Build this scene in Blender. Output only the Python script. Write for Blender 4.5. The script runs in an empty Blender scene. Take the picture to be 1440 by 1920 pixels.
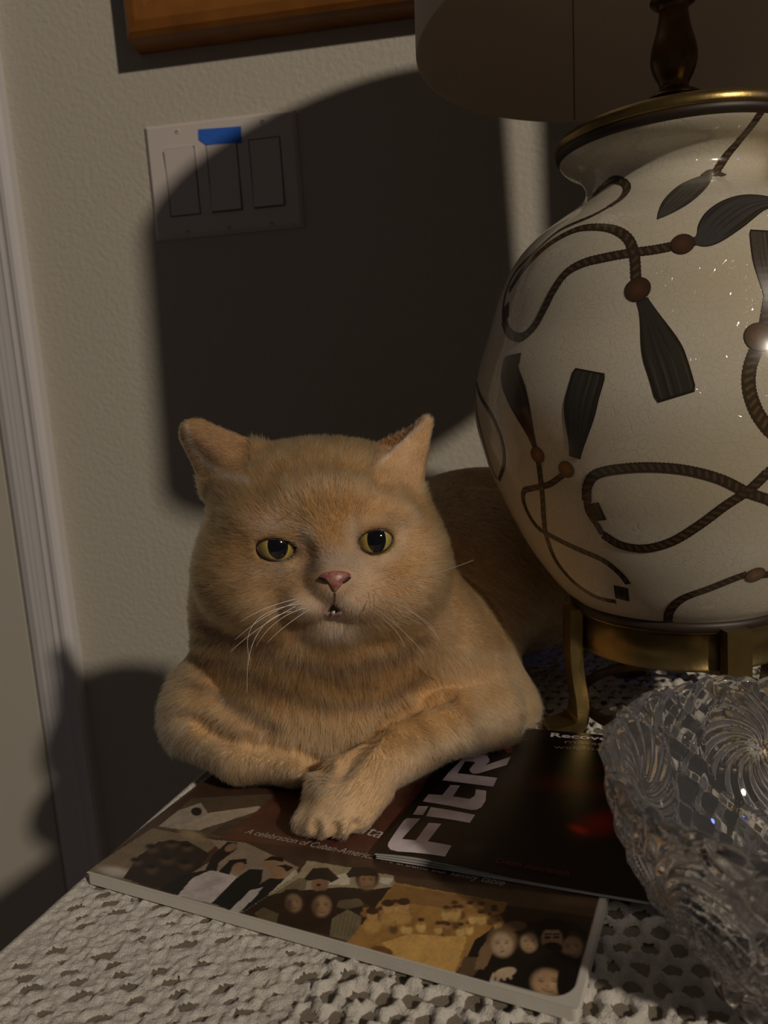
import bpy, bmesh, math, random
import numpy as np
from mathutils import Matrix, Vector
from mathutils.geometry import tessellate_polygon
import openvdb
rng = np.random.default_rng(7)
random.seed(7)
S = bpy.context.scene
C = S.collection

# ------------------------------------------------------------------ camera
# everything is laid out relative to the camera's own spot; the whole scene is lifted by LIFT at the end
LIFT = 0.965
F = 1442.0
ROT = np.array([[0.9889059, 0.04222763, 0.14241471],
                [0.13349756, 0.16779792, -0.97674063],
                [-0.06514234, 0.98491659, 0.16029907]])
cd = bpy.data.cameras.new('camera'); cam = bpy.data.objects.new('camera', cd); C.objects.link(cam)
cam.matrix_world = Matrix([list(r) + [0] for r in ROT] + [[0, 0, 0, 1]])
cd.sensor_fit = 'VERTICAL'; cd.sensor_height = 36; cd.sensor_width = 27; cd.lens = F / 1920 * 36
cd.clip_start = 0.02
cd.dof.use_dof = True; cd.dof.focus_distance = 0.375; cd.dof.aperture_fstop = 14
S.camera = cam
# ------------------------------------------------------------------ light
w = bpy.data.worlds.new('world'); S.world = w; w.use_nodes = True
w.node_tree.nodes['Background'].inputs[0].default_value = (0.58, 0.52, 0.53, 1)
w.node_tree.nodes['Background'].inputs[1].default_value = 0.053
def lamp(name, loc, energy, col, rad):
    l = bpy.data.lights.new(name, 'POINT'); l.energy = energy; l.color = col; l.shadow_soft_size = rad
    o = bpy.data.objects.new(name, l); o.location = loc; C.objects.link(o); return o
KEY = np.array([2.45, -2.45, 2.02])
lamp('room_lamp', KEY, 335, (1.0, 0.87, 0.71), 0.085)
lamp('blue_glint_light', (2.6, -0.35, 1.30), 5.0, (0.16, 0.24, 1.0), 0.06)  # unseen blue source, added off to the right for the blue glints
S.view_settings.view_transform = 'Standard'; S.view_settings.look = 'None'
S.view_settings.gamma = 1; S.view_settings.use_curve_mapping = False
S.view_settings.exposure = 0.0

TZ = -0.215            # top of the tablecloth
WY = 0.80              # the wall
# ------------------------------------------------------------------ maths helpers
def rays(px, py):
    px = np.asarray(px, float); py = np.asarray(py, float)
    c = np.stack([px - 720, 960 - py, np.full_like(px, -F)], -1)
    d = c @ ROT.T
    return d / np.linalg.norm(d, axis=-1, keepdims=True)
def A(px, py, y):
    r = rays(px, py); return r * (y / r[..., 1:2])
def onz(px, py, z):
    r = rays(px, py); return r * (z / r[..., 2:3])
def project(p):
    c = np.asarray(p, float) @ ROT
    return 720 + F * c[..., 0] / -c[..., 2], 960 - F * c[..., 1] / -c[..., 2]
def srgb(r, g, b):
    def f(c):
        c /= 255.0
        return c / 12.92 if c < 0.04045 else ((c + 0.055) / 1.055) ** 2.4
    return (f(r), f(g), f(b))
def sm(a, b, x):
    t = np.clip((x - a) / (b - a), 0, 1); return t * t * (3 - 2 * t)
_lat = rng.random((256, 256)).astype(np.float32)
def noise2(x, y):
    xi = np.floor(x).astype(int); yi = np.floor(y).astype(int)
    fx = x - xi; fy = y - yi; fx = fx * fx * (3 - 2 * fx); fy = fy * fy * (3 - 2 * fy)
    g = lambda i, j: _lat[i % 256, j % 256]
    return (g(xi, yi) * (1 - fx) + g(xi + 1, yi) * fx) * (1 - fy) + (g(xi, yi + 1) * (1 - fx) + g(xi + 1, yi + 1) * fx) * fy - 0.5
def catmull(pts, n):
    P = np.asarray(pts, float); P = np.vstack([2 * P[0] - P[1], P, 2 * P[-1] - P[-2]])
    out = []
    for i in range(1, len(P) - 2):
        t = np.linspace(0, 1, n, endpoint=False)[:, None]
        a, b, c, d = P[i - 1:i + 3]
        out.append(0.5 * ((2 * b) + (c - a) * t + (2 * a - 5 * b + 4 * c - d) * t ** 2 + (3 * b - a - 3 * c + d) * t ** 3))
    out.append(P[-2][None]); return np.vstack(out)
# ------------------------------------------------------------------ materials
def mat(name, col=(0.5, 0.5, 0.5), rough=0.5, metal=0.0, attr=None, noise=None, bump=None, **kw):
    m = bpy.data.materials.new(name); m.use_nodes = True; nt = m.node_tree; N = nt.nodes; Lk = nt.links
    b = N['Principled BSDF']; b.inputs['Base Color'].default_value = (*col, 1)
    b.inputs['Roughness'].default_value = rough; b.inputs['Metallic'].default_value = metal
    for k, v in kw.items(): b.inputs[k.replace('_', ' ')].default_value = v
    src = None
    if attr:
        a = N.new('ShaderNodeAttribute'); a.attribute_name = attr; src = a.outputs['Color']
    tc = N.new('ShaderNodeTexCoord')
    if noise:      # (scale, colour2, contrast)
        n = N.new('ShaderNodeTexNoise'); n.inputs['Scale'].default_value = noise[0]; n.inputs['Detail'].default_value = 6
        Lk.new(tc.outputs['Object'], n.inputs['Vector'])
        mr = N.new('ShaderNodeMapRange'); mr.inputs[1].default_value = 0.5 - noise[2]; mr.inputs[2].default_value = 0.5 + noise[2]
        Lk.new(n.outputs['Fac'], mr.inputs[0])
        mx = N.new('ShaderNodeMix'); mx.data_type = 'RGBA'; mx.inputs[6].default_value = (*col, 1); mx.inputs[7].default_value = (*noise[1], 1)
        Lk.new(mr.outputs[0], mx.inputs[0])
        if src: Lk.new(src, mx.inputs[6])
        src = mx.outputs[2]
    if src: Lk.new(src, b.inputs['Base Color'])
    if bump:       # (scale, distance, detail)
        n = N.new('ShaderNodeTexNoise'); n.inputs['Scale'].default_value = bump[0]; n.inputs['Detail'].default_value = bump[2]
        Lk.new(tc.outputs['Object'], n.inputs['Vector'])
        bp = N.new('ShaderNodeBump'); bp.inputs['Distance'].default_value = bump[1]; bp.inputs['Strength'].default_value = 1
        Lk.new(n.outputs['Fac'], bp.inputs['Height']); Lk.new(bp.outputs['Normal'], b.inputs['Normal'])
    return m
M = {}
M['wall'] = mat('wall_paint', (0.49, 0.455, 0.38), 0.75, bump=(190, 0.0011, 3))
M['door'] = mat('door_paint', (0.52, 0.48, 0.41), 0.5, bump=(60, 0.0002, 2))
M['trim'] = mat('trim_paint', (0.66, 0.63, 0.63), 0.35)
M['floor'] = mat('floor', (0.10, 0.07, 0.05), 0.6, noise=(8, (0.06, 0.04, 0.03), 0.2))
M['plate'] = mat('switch_plastic', (0.62, 0.56, 0.52), 0.35)
M['gapdark'] = mat('dark_gap', (0.03, 0.026, 0.024), 0.9)
M['tape'] = mat('blue_tape', (0.02, 0.13, 0.60), 0.7, bump=(900, 0.0001, 2))
M['brass'] = mat('aged_brass', (0.34, 0.245, 0.09), 0.33, 0.9, noise=(60, (0.20, 0.14, 0.05), 0.25), bump=(300, 0.0001, 3))
M['brass_dark'] = mat('dark_brass', (0.20, 0.12, 0.05), 0.34, 0.9, noise=(80, (0.10, 0.06, 0.03), 0.2))
M['brownrim'] = mat('brown_glazed_band', (0.030, 0.017, 0.010), 0.5)
M['paint'] = mat('painted_decoration', attr='Col', rough=0.16, noise=(700, (0.05, 0.035, 0.02), 0.9))
M['print'] = mat('glossy_print', attr='Col', rough=0.34)
M['magprint'] = mat('magazine_print', attr='Col', rough=0.36, Specular_IOR_Level=0.3)
M['paper'] = mat('paper_edge', (0.62, 0.59, 0.53), 0.7, bump=(1500, 0.0001, 2))
M['paper_shiny'] = mat('glossy_paper', (0.58, 0.56, 0.54), 0.3)
M['silver'] = mat('silver_print', (0.80, 0.74, 0.82), 0.3, noise=(40, (0.36, 0.32, 0.38), 0.16))
M['spineblack'] = mat('black_gloss', (0.012, 0.009, 0.008), 0.3)
M['redprint'] = mat('red_print', (0.13, 0.008, 0.008), 0.3)
M['redbright'] = mat('red_letters', (0.12, 0.006, 0.006), 0.3)
M['whiteprint'] = mat('white_print', (0.50, 0.47, 0.47), 0.35)
M['textgrey'] = mat('cover_lettering', (0.42, 0.38, 0.33), 0.35)
M['wood'] = mat('golden_wood', (0.32, 0.125, 0.02), 0.4, noise=(30, (0.19, 0.065, 0.010), 0.25))
M['cloth'] = mat('crochet_cotton', (0.84, 0.79, 0.71), 0.8, noise=(700, (0.68, 0.63, 0.55), 0.3), bump=(1800, 0.0012, 5))
M['cloth'].node_tree.nodes['Principled BSDF'].inputs['Sheen Weight'].default_value = 0.3
M['liner'] = mat('tan_table_pad', (0.23, 0.195, 0.145), 0.9, bump=(900, 0.0003, 2))
M['tablewood'] = mat('table_wood', (0.13, 0.07, 0.035), 0.45, noise=(20, (0.08, 0.04, 0.02), 0.2))
M['canvas'] = mat('painting', (0.10, 0.09, 0.07), 0.8, noise=(9, (0.16, 0.12, 0.08), 0.2))
M['shade_blocker'] = mat('shade_blocker_wood', (0.16, 0.09, 0.05), 0.5, noise=(14, (0.10, 0.05, 0.03), 0.2))
M['seam'] = mat('seam_thread', (0.10, 0.07, 0.045), 0.9)
M['bulb'] = mat('milk_glass_bulb', (0.8, 0.78, 0.72), 0.3)
# lampshade: thin cloth, lets a little light through
M['shade'] = mat('shade_linen', (0.62, 0.54, 0.44), 0.9, bump=(700, 0.0003, 3))
# glazed ceramic with a net of fine cracks
def ceramic():
    m = mat('crackle_glaze', (0.60, 0.55, 0.43), 0.10); nt = m.node_tree; N = nt.nodes; Lk = nt.links; b = N['Principled BSDF']
    tc = N.new('ShaderNodeTexCoord')
    wn = N.new('ShaderNodeTexNoise'); wn.inputs['Scale'].default_value = 45; Lk.new(tc.outputs['Object'], wn.inputs['Vector'])
    ad = N.new('ShaderNodeVectorMath'); ad.operation = 'MULTIPLY_ADD'; ad.inputs[1].default_value = (0.02,) * 3
    Lk.new(wn.outputs['Color'], ad.inputs[0]); Lk.new(tc.outputs['Object'], ad.inputs[2])
    v = N.new('ShaderNodeTexVoronoi'); v.feature = 'DISTANCE_TO_EDGE'; v.inputs['Scale'].default_value = 260
    Lk.new(ad.outputs[0], v.inputs['Vector'])
    mr = N.new('ShaderNodeMapRange'); mr.inputs[2].default_value = 0.035; Lk.new(v.outputs['Distance'], mr.inputs[0])
    big = N.new('ShaderNodeTexNoise'); big.inputs['Scale'].default_value = 9; big.inputs['Detail'].default_value = 3
    Lk.new(tc.outputs['Object'], big.inputs['Vector'])
    bm_ = N.new('ShaderNodeMapRange'); bm_.inputs[1].default_value = 0.45; bm_.inputs[2].default_value = 0.75; Lk.new(big.outputs['Fac'], bm_.inputs[0])
    m1 = N.new('ShaderNodeMix'); m1.data_type = 'RGBA'; m1.inputs[6].default_value = (0.60, 0.55, 0.44, 1); m1.inputs[7].default_value = (0.56, 0.46, 0.28, 1)
    Lk.new(bm_.outputs[0], m1.inputs[0])
    m2 = N.new('ShaderNodeMix'); m2.data_type = 'RGBA'; m2.inputs[6].default_value = (0.53, 0.47, 0.36, 1)
    Lk.new(mr.outputs[0], m2.inputs[0]); Lk.new(m1.outputs[2], m2.inputs[7]); Lk.new(m2.outputs[2], b.inputs['Base Color'])
    bp = N.new('ShaderNodeBump'); bp.inputs['Distance'].default_value = 0.00005; Lk.new(mr.outputs[0], bp.inputs['Height']); Lk.new(bp.outputs['Normal'], b.inputs['Normal'])
    return m
M['ceramic'] = ceramic()
def glass():
    m = mat('cut_crystal', (0.93, 0.93, 0.94), 0.02); b = m.node_tree.nodes['Principled BSDF']
    b.inputs['Transmission Weight'].default_value = 0.96; b.inputs['IOR'].default_value = 1.54
    return m
M['crystal'] = glass()
# ------------------------------------------------------------------ object helpers
def link(name, me, m=None, parent=None):
    o = bpy.data.objects.new(name, me); C.objects.link(o)
    if m and not me.materials: me.materials.append(m)
    if parent: o.parent = parent; 
    return o
def npmesh(name, V, Fc, m, parent=None, col=None, smooth=True):
    V = np.asarray(V, np.float32); me = bpy.data.meshes.new(name)
    if isinstance(Fc, np.ndarray):
        n, k = Fc.shape
        me.vertices.add(len(V)); me.vertices.foreach_set('co', V.ravel())
        me.loops.add(n * k); me.loops.foreach_set('vertex_index', Fc.ravel().astype(np.int32))
        me.polygons.add(n); me.polygons.foreach_set('loop_start', (np.arange(n) * k).astype(np.int32))
        me.update(calc_edges=True); me.validate()
    else:
        me.from_pydata([tuple(v) for v in V.tolist()], [], [tuple(f) for f in Fc])
    if col is not None:
        a = me.color_attributes.new('Col', 'FLOAT_COLOR', 'POINT')
        a.data.foreach_set('color', np.concatenate([col, np.ones((len(col), 1))], 1).astype(np.float32).ravel())
    me.polygons.foreach_set('use_smooth', [smooth] * len(me.polygons))
    return link(name, me, m, parent)
def bmobj(name, bm, m, parent=None, smooth=False, bevel=0, seg=2):
    if bevel: bmesh.ops.bevel(bm, geom=list(bm.edges), offset=bevel, segments=seg, affect='EDGES', profile=0.5)
    bmesh.ops.recalc_face_normals(bm, faces=bm.faces)
    me = bpy.data.meshes.new(name); bm.to_mesh(me); bm.free()
    me.polygons.foreach_set('use_smooth', [smooth] * len(me.polygons))
    return link(name, me, m, parent)
def box(name, lo, hi, m, parent=None, bevel=0, seg=2):
    bm = bmesh.new(); r = bmesh.ops.create_cube(bm, size=1)
    lo = Vector(lo); hi = Vector(hi)
    for v in bm.verts: v.co = Vector([(lo[i] + hi[i]) / 2 + v.co[i] * (hi[i] - lo[i]) for i in range(3)])
    return bmobj(name, bm, m, parent, False, bevel, seg)
def lathe(name, prof, m, parent=None, c=(0, 0), seg=96, smooth=True, close=False):
    pr = np.asarray(prof, float); th = np.linspace(0, 2 * np.pi, seg, endpoint=False)
    V = np.stack([c[0] + pr[:, :1] * np.cos(th), c[1] + pr[:, :1] * np.sin(th), np.repeat(pr[:, 1:], seg, 1)], -1).reshape(-1, 3)
    n = len(pr); i = np.arange(n if close else n - 1)[:, None]; j = np.arange(seg)[None]; i2 = (i + 1) % n
    Fq = np.stack([i * seg + j, i * seg + (j + 1) % seg, i2 * seg + (j + 1) % seg, i2 * seg + j], -1).reshape(-1, 4)
    return npmesh(name, V, Fq, m, parent, smooth=smooth)
def sweep(pts, rad, seg=8):
    P = np.asarray(pts, float); n = len(P); R = np.broadcast_to(rad, (n,)) if np.ndim(rad) <= 1 else rad
    T = np.gradient(P, axis=0); T /= np.linalg.norm(T, axis=1, keepdims=True) + 1e-12
    up = np.array([0.13, 0.21, 0.97]); N1 = np.cross(T, up); N1 /= np.linalg.norm(N1, axis=1, keepdims=True); N2 = np.cross(T, N1)
    a = np.linspace(0, 2 * np.pi, seg, endpoint=False)
    V = P[:, None] + R[:, None, None] * (np.cos(a)[None, :, None] * N1[:, None] + np.sin(a)[None, :, None] * N2[:, None])
    i = np.arange(n - 1)[:, None]; j = np.arange(seg)[None]
    Fq = np.stack([i * seg + j, i * seg + (j + 1) % seg, (i + 1) * seg + (j + 1) % seg, (i + 1) * seg + j], -1).reshape(-1, 4)
    return V.reshape(-1, 3), Fq
def tube(name, pts, rad, m, parent=None, seg=8):
    V, Fq = sweep(pts, rad, seg); return npmesh(name, V, Fq, m, parent)
def extrude_outline(name, pts3, normal, h, m, parent=None, bevel=0):
    bm = bmesh.new(); vs = [bm.verts.new(p) for p in pts3]; f = bm.faces.new(vs)
    r = bmesh.ops.extrude_face_region(bm, geom=[f])
    bmesh.ops.translate(bm, vec=Vector(normal) * h, verts=[v for v in r['geom'] if isinstance(v, bmesh.types.BMVert)])
    if bevel: bmesh.ops.bevel(bm, geom=list(bm.edges), offset=bevel, segments=2, affect='EDGES')
    return bmobj(name, bm, m, parent)
def empty(name, loc=(0, 0, 0)):
    o = bpy.data.objects.new(name, None); o.location = loc; o.empty_display_size = 0.02; C.objects.link(o); return o
def adopt(root):      # parts were built in scene coordinates: keep them in place under a root that stands elsewhere
    for ch in [c for c in C.objects if c.parent == root]: ch.location = ch.location - root.location
def tag(o, label=None, cat=None, group=None, kind=None):
    if label: o['label'] = label
    if cat: o['category'] = cat
    if group: o['group'] = group
    if kind: o['kind'] = kind
    return o

# ================================================================== SETTING
tag(box('wall_back', (-0.545, WY, -LIFT), (1.6, WY + 0.12, 1.5), M['wall']), kind='structure', label='beige orange-peel textured wall behind the cat and lamp')
tag(box('floor', (-1.8, -1.2, -LIFT - 0.05), (1.6, WY + 0.12, -LIFT), M['floor']), kind='structure', label='dark floor below the table')
# door casing: ribbed moulding standing on the wall, and the flat door leaf left of it
prof = [(-0.483, 0), (-0.483, 0.012), (-0.485, 0.0165), (-0.489, 0.018), (-0.494, 0.0175), (-0.4965, 0.0145), (-0.500, 0.0135), (-0.505, 0.0140), (-0.5075, 0.0120),
        (-0.511, 0.0115), (-0.517, 0.0112), (-0.5185, 0.0096), (-0.524, 0.0094), (-0.5255, 0.0080), (-0.531, 0.0078), (-0.536, 0.006), (-0.5395, 0.005), (-0.541, 0.0)]
bm = bmesh.new()
rows = [[bm.verts.new((x, WY - d, z)) for x, d in prof] for z in (-LIFT, 1.2)]
for i in range(len(prof) - 1): bm.faces.new((rows[0][i], rows[0][i + 1], rows[1][i + 1], rows[1][i]))
bm.faces.new(rows[0]); bm.faces.new(rows[1])
tag(bmobj('trim_1', bm, M['trim']), kind='structure', label='pale ribbed door casing beside the beige wall')
tag(box('door_1', (-1.30, WY + 0.004, -LIFT + 0.01), (-0.5490, WY + 0.036, 1.18), M['door'], bevel=0.0015), kind='structure', label='pale painted door leaf at the left edge')
tag(box('trim_2', (-1.36, WY + 0.030, -LIFT), (-0.545, WY + 0.12, 1.5), M['gapdark']), kind='structure', label='dark door jamb behind the door leaf')

# ================================================================== SWITCH PLATE
sp = empty('switch_plate', (-0.257, WY, 0.2205))
tag(sp, 'white triple rocker light switch plate on the wall', 'switch')
x0, x1, z0, z1 = -0.336, -0.178, 0.165, 0.276
bm = bmesh.new()
def ringv(x0, x1, z0, z1, y): return [bm.verts.new(p) for p in ((x0, y, z0), (x1, y, z0), (x1, y, z1), (x0, y, z1))]
a = ringv(x0, x1, z0, z1, WY); b = ringv(x0, x1, z0, z1, WY - 0.002); c = ringv(x0 + 0.0035, x1 - 0.0035, z0 + 0.0035, z1 - 0.0035, WY - 0.0055)
for p, q in ((a, b), (b, c)):
    for i in range(4): bm.faces.new((p[i], p[(i + 1) % 4], q[(i + 1) % 4], q[i]))
# front face with three openings
xs = [x0 + 0.0035]; cxs = [-0.3005, -0.2560, -0.2115]; ww, zc, hh = 0.0165, 0.2190, 0.0330
for cx_ in cxs: xs += [cx_ - ww, cx_ + ww]
xs.append(x1 - 0.0035); zs = [z0 + 0.0035, zc - hh, zc + hh, z1 - 0.0035]
G = {}
for i, x in enumerate(xs):
    for j, z in enumerate(zs): G[i, j] = bm.verts.new((x, WY - 0.0055, z))
for i in range(len(xs) - 1):
    for j in range(3):
        if j == 1 and i % 2 == 1:
            d = [bm.verts.new((xs[i + s], WY - 0.001, zs[j + t])) for s, t in ((0, 0), (1, 0), (1, 1), (0, 1))]
            f = [G[i, j], G[i + 1, j], G[i + 1, j + 1], G[i, j + 1]]
            for k in range(4): bm.faces.new((f[k], f[(k + 1) % 4], d[(k + 1) % 4], d[k]))
        else: bm.faces.new((G[i, j], G[i + 1, j], G[i + 1, j + 1], G[i, j + 1]))
bmesh.ops.remove_doubles(bm, verts=bm.verts, dist=1e-5)
bmobj('cover_plate', bm, M['plate'], sp)
for k, cx_ in enumerate(cxs):
    box('switch_well', (cx_ - ww, WY - 0.0012, zc - hh), (cx_ + ww, WY - 0.0002, zc + hh), M['gapdark'], sp)
    # rocker: a paddle with one end proud of the plate
    bm = bmesh.new(); g = 0.0012; t = 1 if k == 0 else -1
    ytop = WY - (0.0062 if t < 0 else 0.0085); ybot = WY - (0.0085 if t < 0 else 0.0060); ymid = WY - 0.0062
    pts = [(zc - hh + g, ybot), (zc, ymid), (zc + hh - g, ytop)]
    L_ = [[bm.verts.new((x, y, z)) for z, y in pts] for x in (cx_ - ww + g, cx_ + ww - g)]
    Lb = [[bm.verts.new((x, WY - 0.0012, z)) for z, y in pts] for x in (cx_ - ww + g, cx_ + ww - g)]
    for i in range(2):
        bm.faces.new((L_[0][i], L_[1][i], L_[1][i + 1], L_[0][i + 1]))
        bm.faces.new((L_[0][i], L_[0][i + 1], Lb[0][i + 1], Lb[0][i])); bm.faces.new((L_[1][i], Lb[1][i], Lb[1][i + 1], L_[1][i + 1]))
    bm.faces.new((L_[0][0], Lb[0][0], Lb[1][0], L_[1][0])); bm.faces.new((L_[0][2], L_[1][2], Lb[1][2], Lb[0][2]))
    bmobj('rocker', bm, M['plate'], sp)
    for zz in (zc - 0.0485, zc + 0.0485):
        if k == 1 and zz > zc: continue
        bm = bmesh.new(); bmesh.ops.create_cone(bm, cap_ends=True, segments=20, radius1=0.0026, radius2=0.0020, depth=0.0012, matrix=Matrix.Translation((cx_, WY - 0.0059, zz)) @ Matrix.Rotation(math.pi / 2, 4, 'X'))
        s = bmobj('screw', bm, M['plate'], sp)
        box('slot', (cx_ - 0.0018, WY - 0.0067, zz - 0.0003), (cx_ + 0.0018, WY - 0.0063, zz + 0.0003), M['gapdark'], s)
adopt(sp)
tp = [A(x, y, WY - 0.0057) for x, y in ((372, 243), (452, 237), (453, 268), (387, 272), (373, 262))]
tag(extrude_outline('painter_tape', [tuple(p) for p in tp][::-1], (0, -1, 0), 0.0007, M['tape']), 'blue strip of masking tape stuck on switch plate', 'tape')

# ================================================================== PICTURE FRAME (only its lower left corner shows)
pf = empty('picture_frame', (-0.05, WY, 0.345)); tag(pf, 'golden wooden picture frame hanging above the light switches', 'picture frame')
fx0, fx1, fz0, fz1 = -0.333, 0.24, 0.3445, 0.80
fp = [(0.0, 0.0), (0.0, 0.026), (0.002, 0.032), (0.006, 0.036), (0.014, 0.039), (0.024, 0.039), (0.040, 0.036), (0.052, 0.029), (0.058, 0.027), (0.060, 0.020), (0.060, 0.0)]   # (inset, proud)
bm = bmesh.new(); R4 = []
for ins, pr_ in fp: R4.append([bm.verts.new(p) for p in ((fx0 + ins, WY - pr_, fz0 + ins), (fx1 - ins, WY - pr_, fz0 + ins), (fx1 - ins, WY - pr_, fz1 - ins), (fx0 + ins, WY - pr_, fz1 - ins))])
for i in range(len(R4) - 1):
    for k in range(4): bm.faces.new((R4[i][k], R4[i][(k + 1) % 4], R4[i + 1][(k + 1) % 4], R4[i + 1][k]))
bmobj('frame_moulding', bm, M['wood'], pf)
box('canvas', (fx0 + 0.059, WY - 0.022, fz0 + 0.059), (fx1 - 0.059, WY - 0.004, fz1 - 0.059), M['canvas'], pf)
adopt(pf)

# ================================================================== TABLE AND CLOTH
def xedge(y): return -0.2565 + 0.2095 * y      # left edge of the table top
tb = empty('side_table', (0.05, 0.45, -LIFT)); tag(tb, 'table under the crochet cloth carrying the cat and lamp', 'table')
yb = [0.06, 0.715]
cor = [(xedge(yb[0]) + 0.003, yb[0]), (0.250, yb[0]), (0.250, yb[1]), (xedge(yb[1]) + 0.003, yb[1])]
extrude_outline('table_top', [(x, y, TZ - 0.0262) for x, y in cor], (0, 0, 1), 0.0245, M['liner'], tb)
for x, y in ((-0.19, 0.11), (0.21, 0.11), (0.21, 0.66), (-0.07, 0.66)):
    box('leg', (x - 0.02, y - 0.02, -LIFT), (x + 0.02, y + 0.02, TZ - 0.0262), M['tablewood'], tb, 0.003)
adopt(tb)
def cloth():
    rowy = np.concatenate([np.arange(0.06, 0.17, 0.004), np.arange(0.17, 0.42, 0.00072), np.arange(0.42, 0.725, 0.0016)])
    colu = np.concatenate([np.arange(-0.14, -0.012, 0.006), np.arange(-0.012, 0.52, 0.00078)])
    U, Y = np.meshgrid(colu, rowy); E0 = xedge(Y); X = E0 + U
    wx = 0.0013 * noise2(X * 90, Y * 90) + 0.0014 * noise2(X * 260 + 9, Y * 260); wy = 0.0013 * noise2(X * 90 + 50, Y * 90 + 31) + 0.0014 * noise2(X * 260 + 77, Y * 260)
    # right part: square holes in drifting rows; left part: long narrow slits
    b1 = (Y + wy) / 0.0098; r1 = np.floor(b1); a1 = (X + wx) / 0.0103 + 0.5 * (r1 % 2)
    fa, fb = a1 - np.floor(a1) - 0.5, b1 - r1 - 0.5
    hole1 = (np.abs(fa) / 0.285) ** 3 + (np.abs(fb) / 0.30) ** 3
    b2 = (Y + wy * 0.7 - 0.25 * X) / 0.0068; r2 = np.floor(b2); a2 = (X + wx * 1.6) / 0.0155 + 0.37 * r2
    ga, gb = a2 - np.floor(a2) - 0.5, b2 - r2 - 0.5
    hole2 = (np.abs(ga) / 0.22) ** 3 + (np.abs(gb) / 0.25) ** 3
    rnd = noise2(np.floor(a2) * 3.7 + .5, r2 * 5.1 + .5)
    plain = sm(-0.165, -0.19, X + 0.3 * (Y - .25) + 0.02 * noise2(X * 40, Y * 40))
    hole2 = hole2 + (rnd > 0.18) * 3 + (rnd < -0.12) * 0.8 + 3 * sm(0.225, 0.205, Y + 0.01 * noise2(X * 60, Y * 60)) * sm(-0.115, -0.14, X)
    k = sm(-0.085, -0.065, X - 0.35 * (Y - 0.24)); hole = np.where(k > 0.5, hole1, hole2)
    fine = 0.0014 * noise2(X * 520, Y * 520) + 0.0006 * noise2(X * 1100, Y * 1100 + 40)
    knots = np.where(k > 0.5, 0.0032, 0.0014) * noise2(X * 300 + 13, Y * 300)
    ridge = np.where(k > 0.5, -0.0010 * np.cos(2 * np.pi * fa) - 0.0007 * np.cos(2 * np.pi * fb) + 0.0004, 0.00015 * np.cos(2 * np.pi * gb) * -1)
    lip = np.where(k > 0.5, 0.0022, 0.0012) * np.clip(1 - hole / 2.2, 0, 1)
    near = sm(0.0, 0.012, U)
    Z = TZ - 0.0008 + (fine + knots + ridge - lip) * (0.5 + 0.5 * near)
    Z = np.minimum(Z, TZ + 0.0028)
    # hanging side: round over the edge and drop
    R = 0.006; s = np.clip(-U, 0, None); ang = np.clip(s / R, 0, np.pi / 2)
    hang = U < 0
    Xh = E0 - R * np.sin(ang) - 0.0; Zh = TZ - R * (1 - np.cos(ang)) - np.clip(s - R * np.pi / 2, 0, None)
    X = np.where(hang, Xh + fine + 0.004 * np.clip(s * 20, 0, 1) * noise2(Y * 30, s * 10), X); Z = np.where(hang, Zh + fine * 0.6, Z)
    nr, nc = U.shape
    i = np.arange(nr - 1)[:, None]; j = np.arange(nc - 1)[None]
    q = np.stack([i * nc + j, i * nc + j + 1, (i + 1) * nc + j + 1, (i + 1) * nc + j], -1)
    hc = (hole[:-1, :-1] + hole[1:, 1:] + hole[1:, :-1] + hole[:-1, 1:]) / 4
    keep = ((hc > 1) | (U[:-1, :-1] < 0.006) | (Y[:-1, :-1] < 0.165)) & (X[:-1, 1:] < 0.252)
    V = np.stack([X, Y, Z], -1).reshape(-1, 3); Fq = q[keep]
    used, inv = np.unique(Fq, return_inverse=True)
    return npmesh('tablecloth', V[used], inv.reshape(-1, 4), M['cloth'])
tag(cloth(), 'cream crocheted tablecloth with open holes covering the table', 'tablecloth')

# ================================================================== BOOK
BZ = TZ + 0.0012; BT = 0.0052; BTOP = BZ + BT
b0 = np.array([-0.1904, 0.2957]); bu = np.array([0.956, -0.2927]); bv = np.array([0.2927, 0.956]); BW, BH = 0.2205, 0.195
def bookpt(u, v, z): p = b0 + bu * u + bv * v; return (p[0], p[1], z)
bk = empty('cookbook', bookpt(BW / 2, BH / 2, BZ)); tag(bk, 'softcover book with sepia family photos on cover under the cat', 'book')
def rrect(u0, v0, u1, v1, r, n=6):
    out = []
    for cx_, cy_, a0 in ((u1 - r, v0 + r, -90), (u1 - r, v1 - r, 0), (u0 + r, v1 - r, 90), (u0 + r, v0 + r, 180)):
        for t in range(n + 1):
            a_ = math.radians(a0 + 90 * t / n); out.append((cx_ + r * math.cos(a_), cy_ + r * math.sin(a_)))
    return out
extrude_outline('page_block', [bookpt(u, v, BZ) for u, v in rrect(0, 0, BW, BH, 0.002)], (0, 0, 1), BT - 0.0003, M['paper'], bk)

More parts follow.
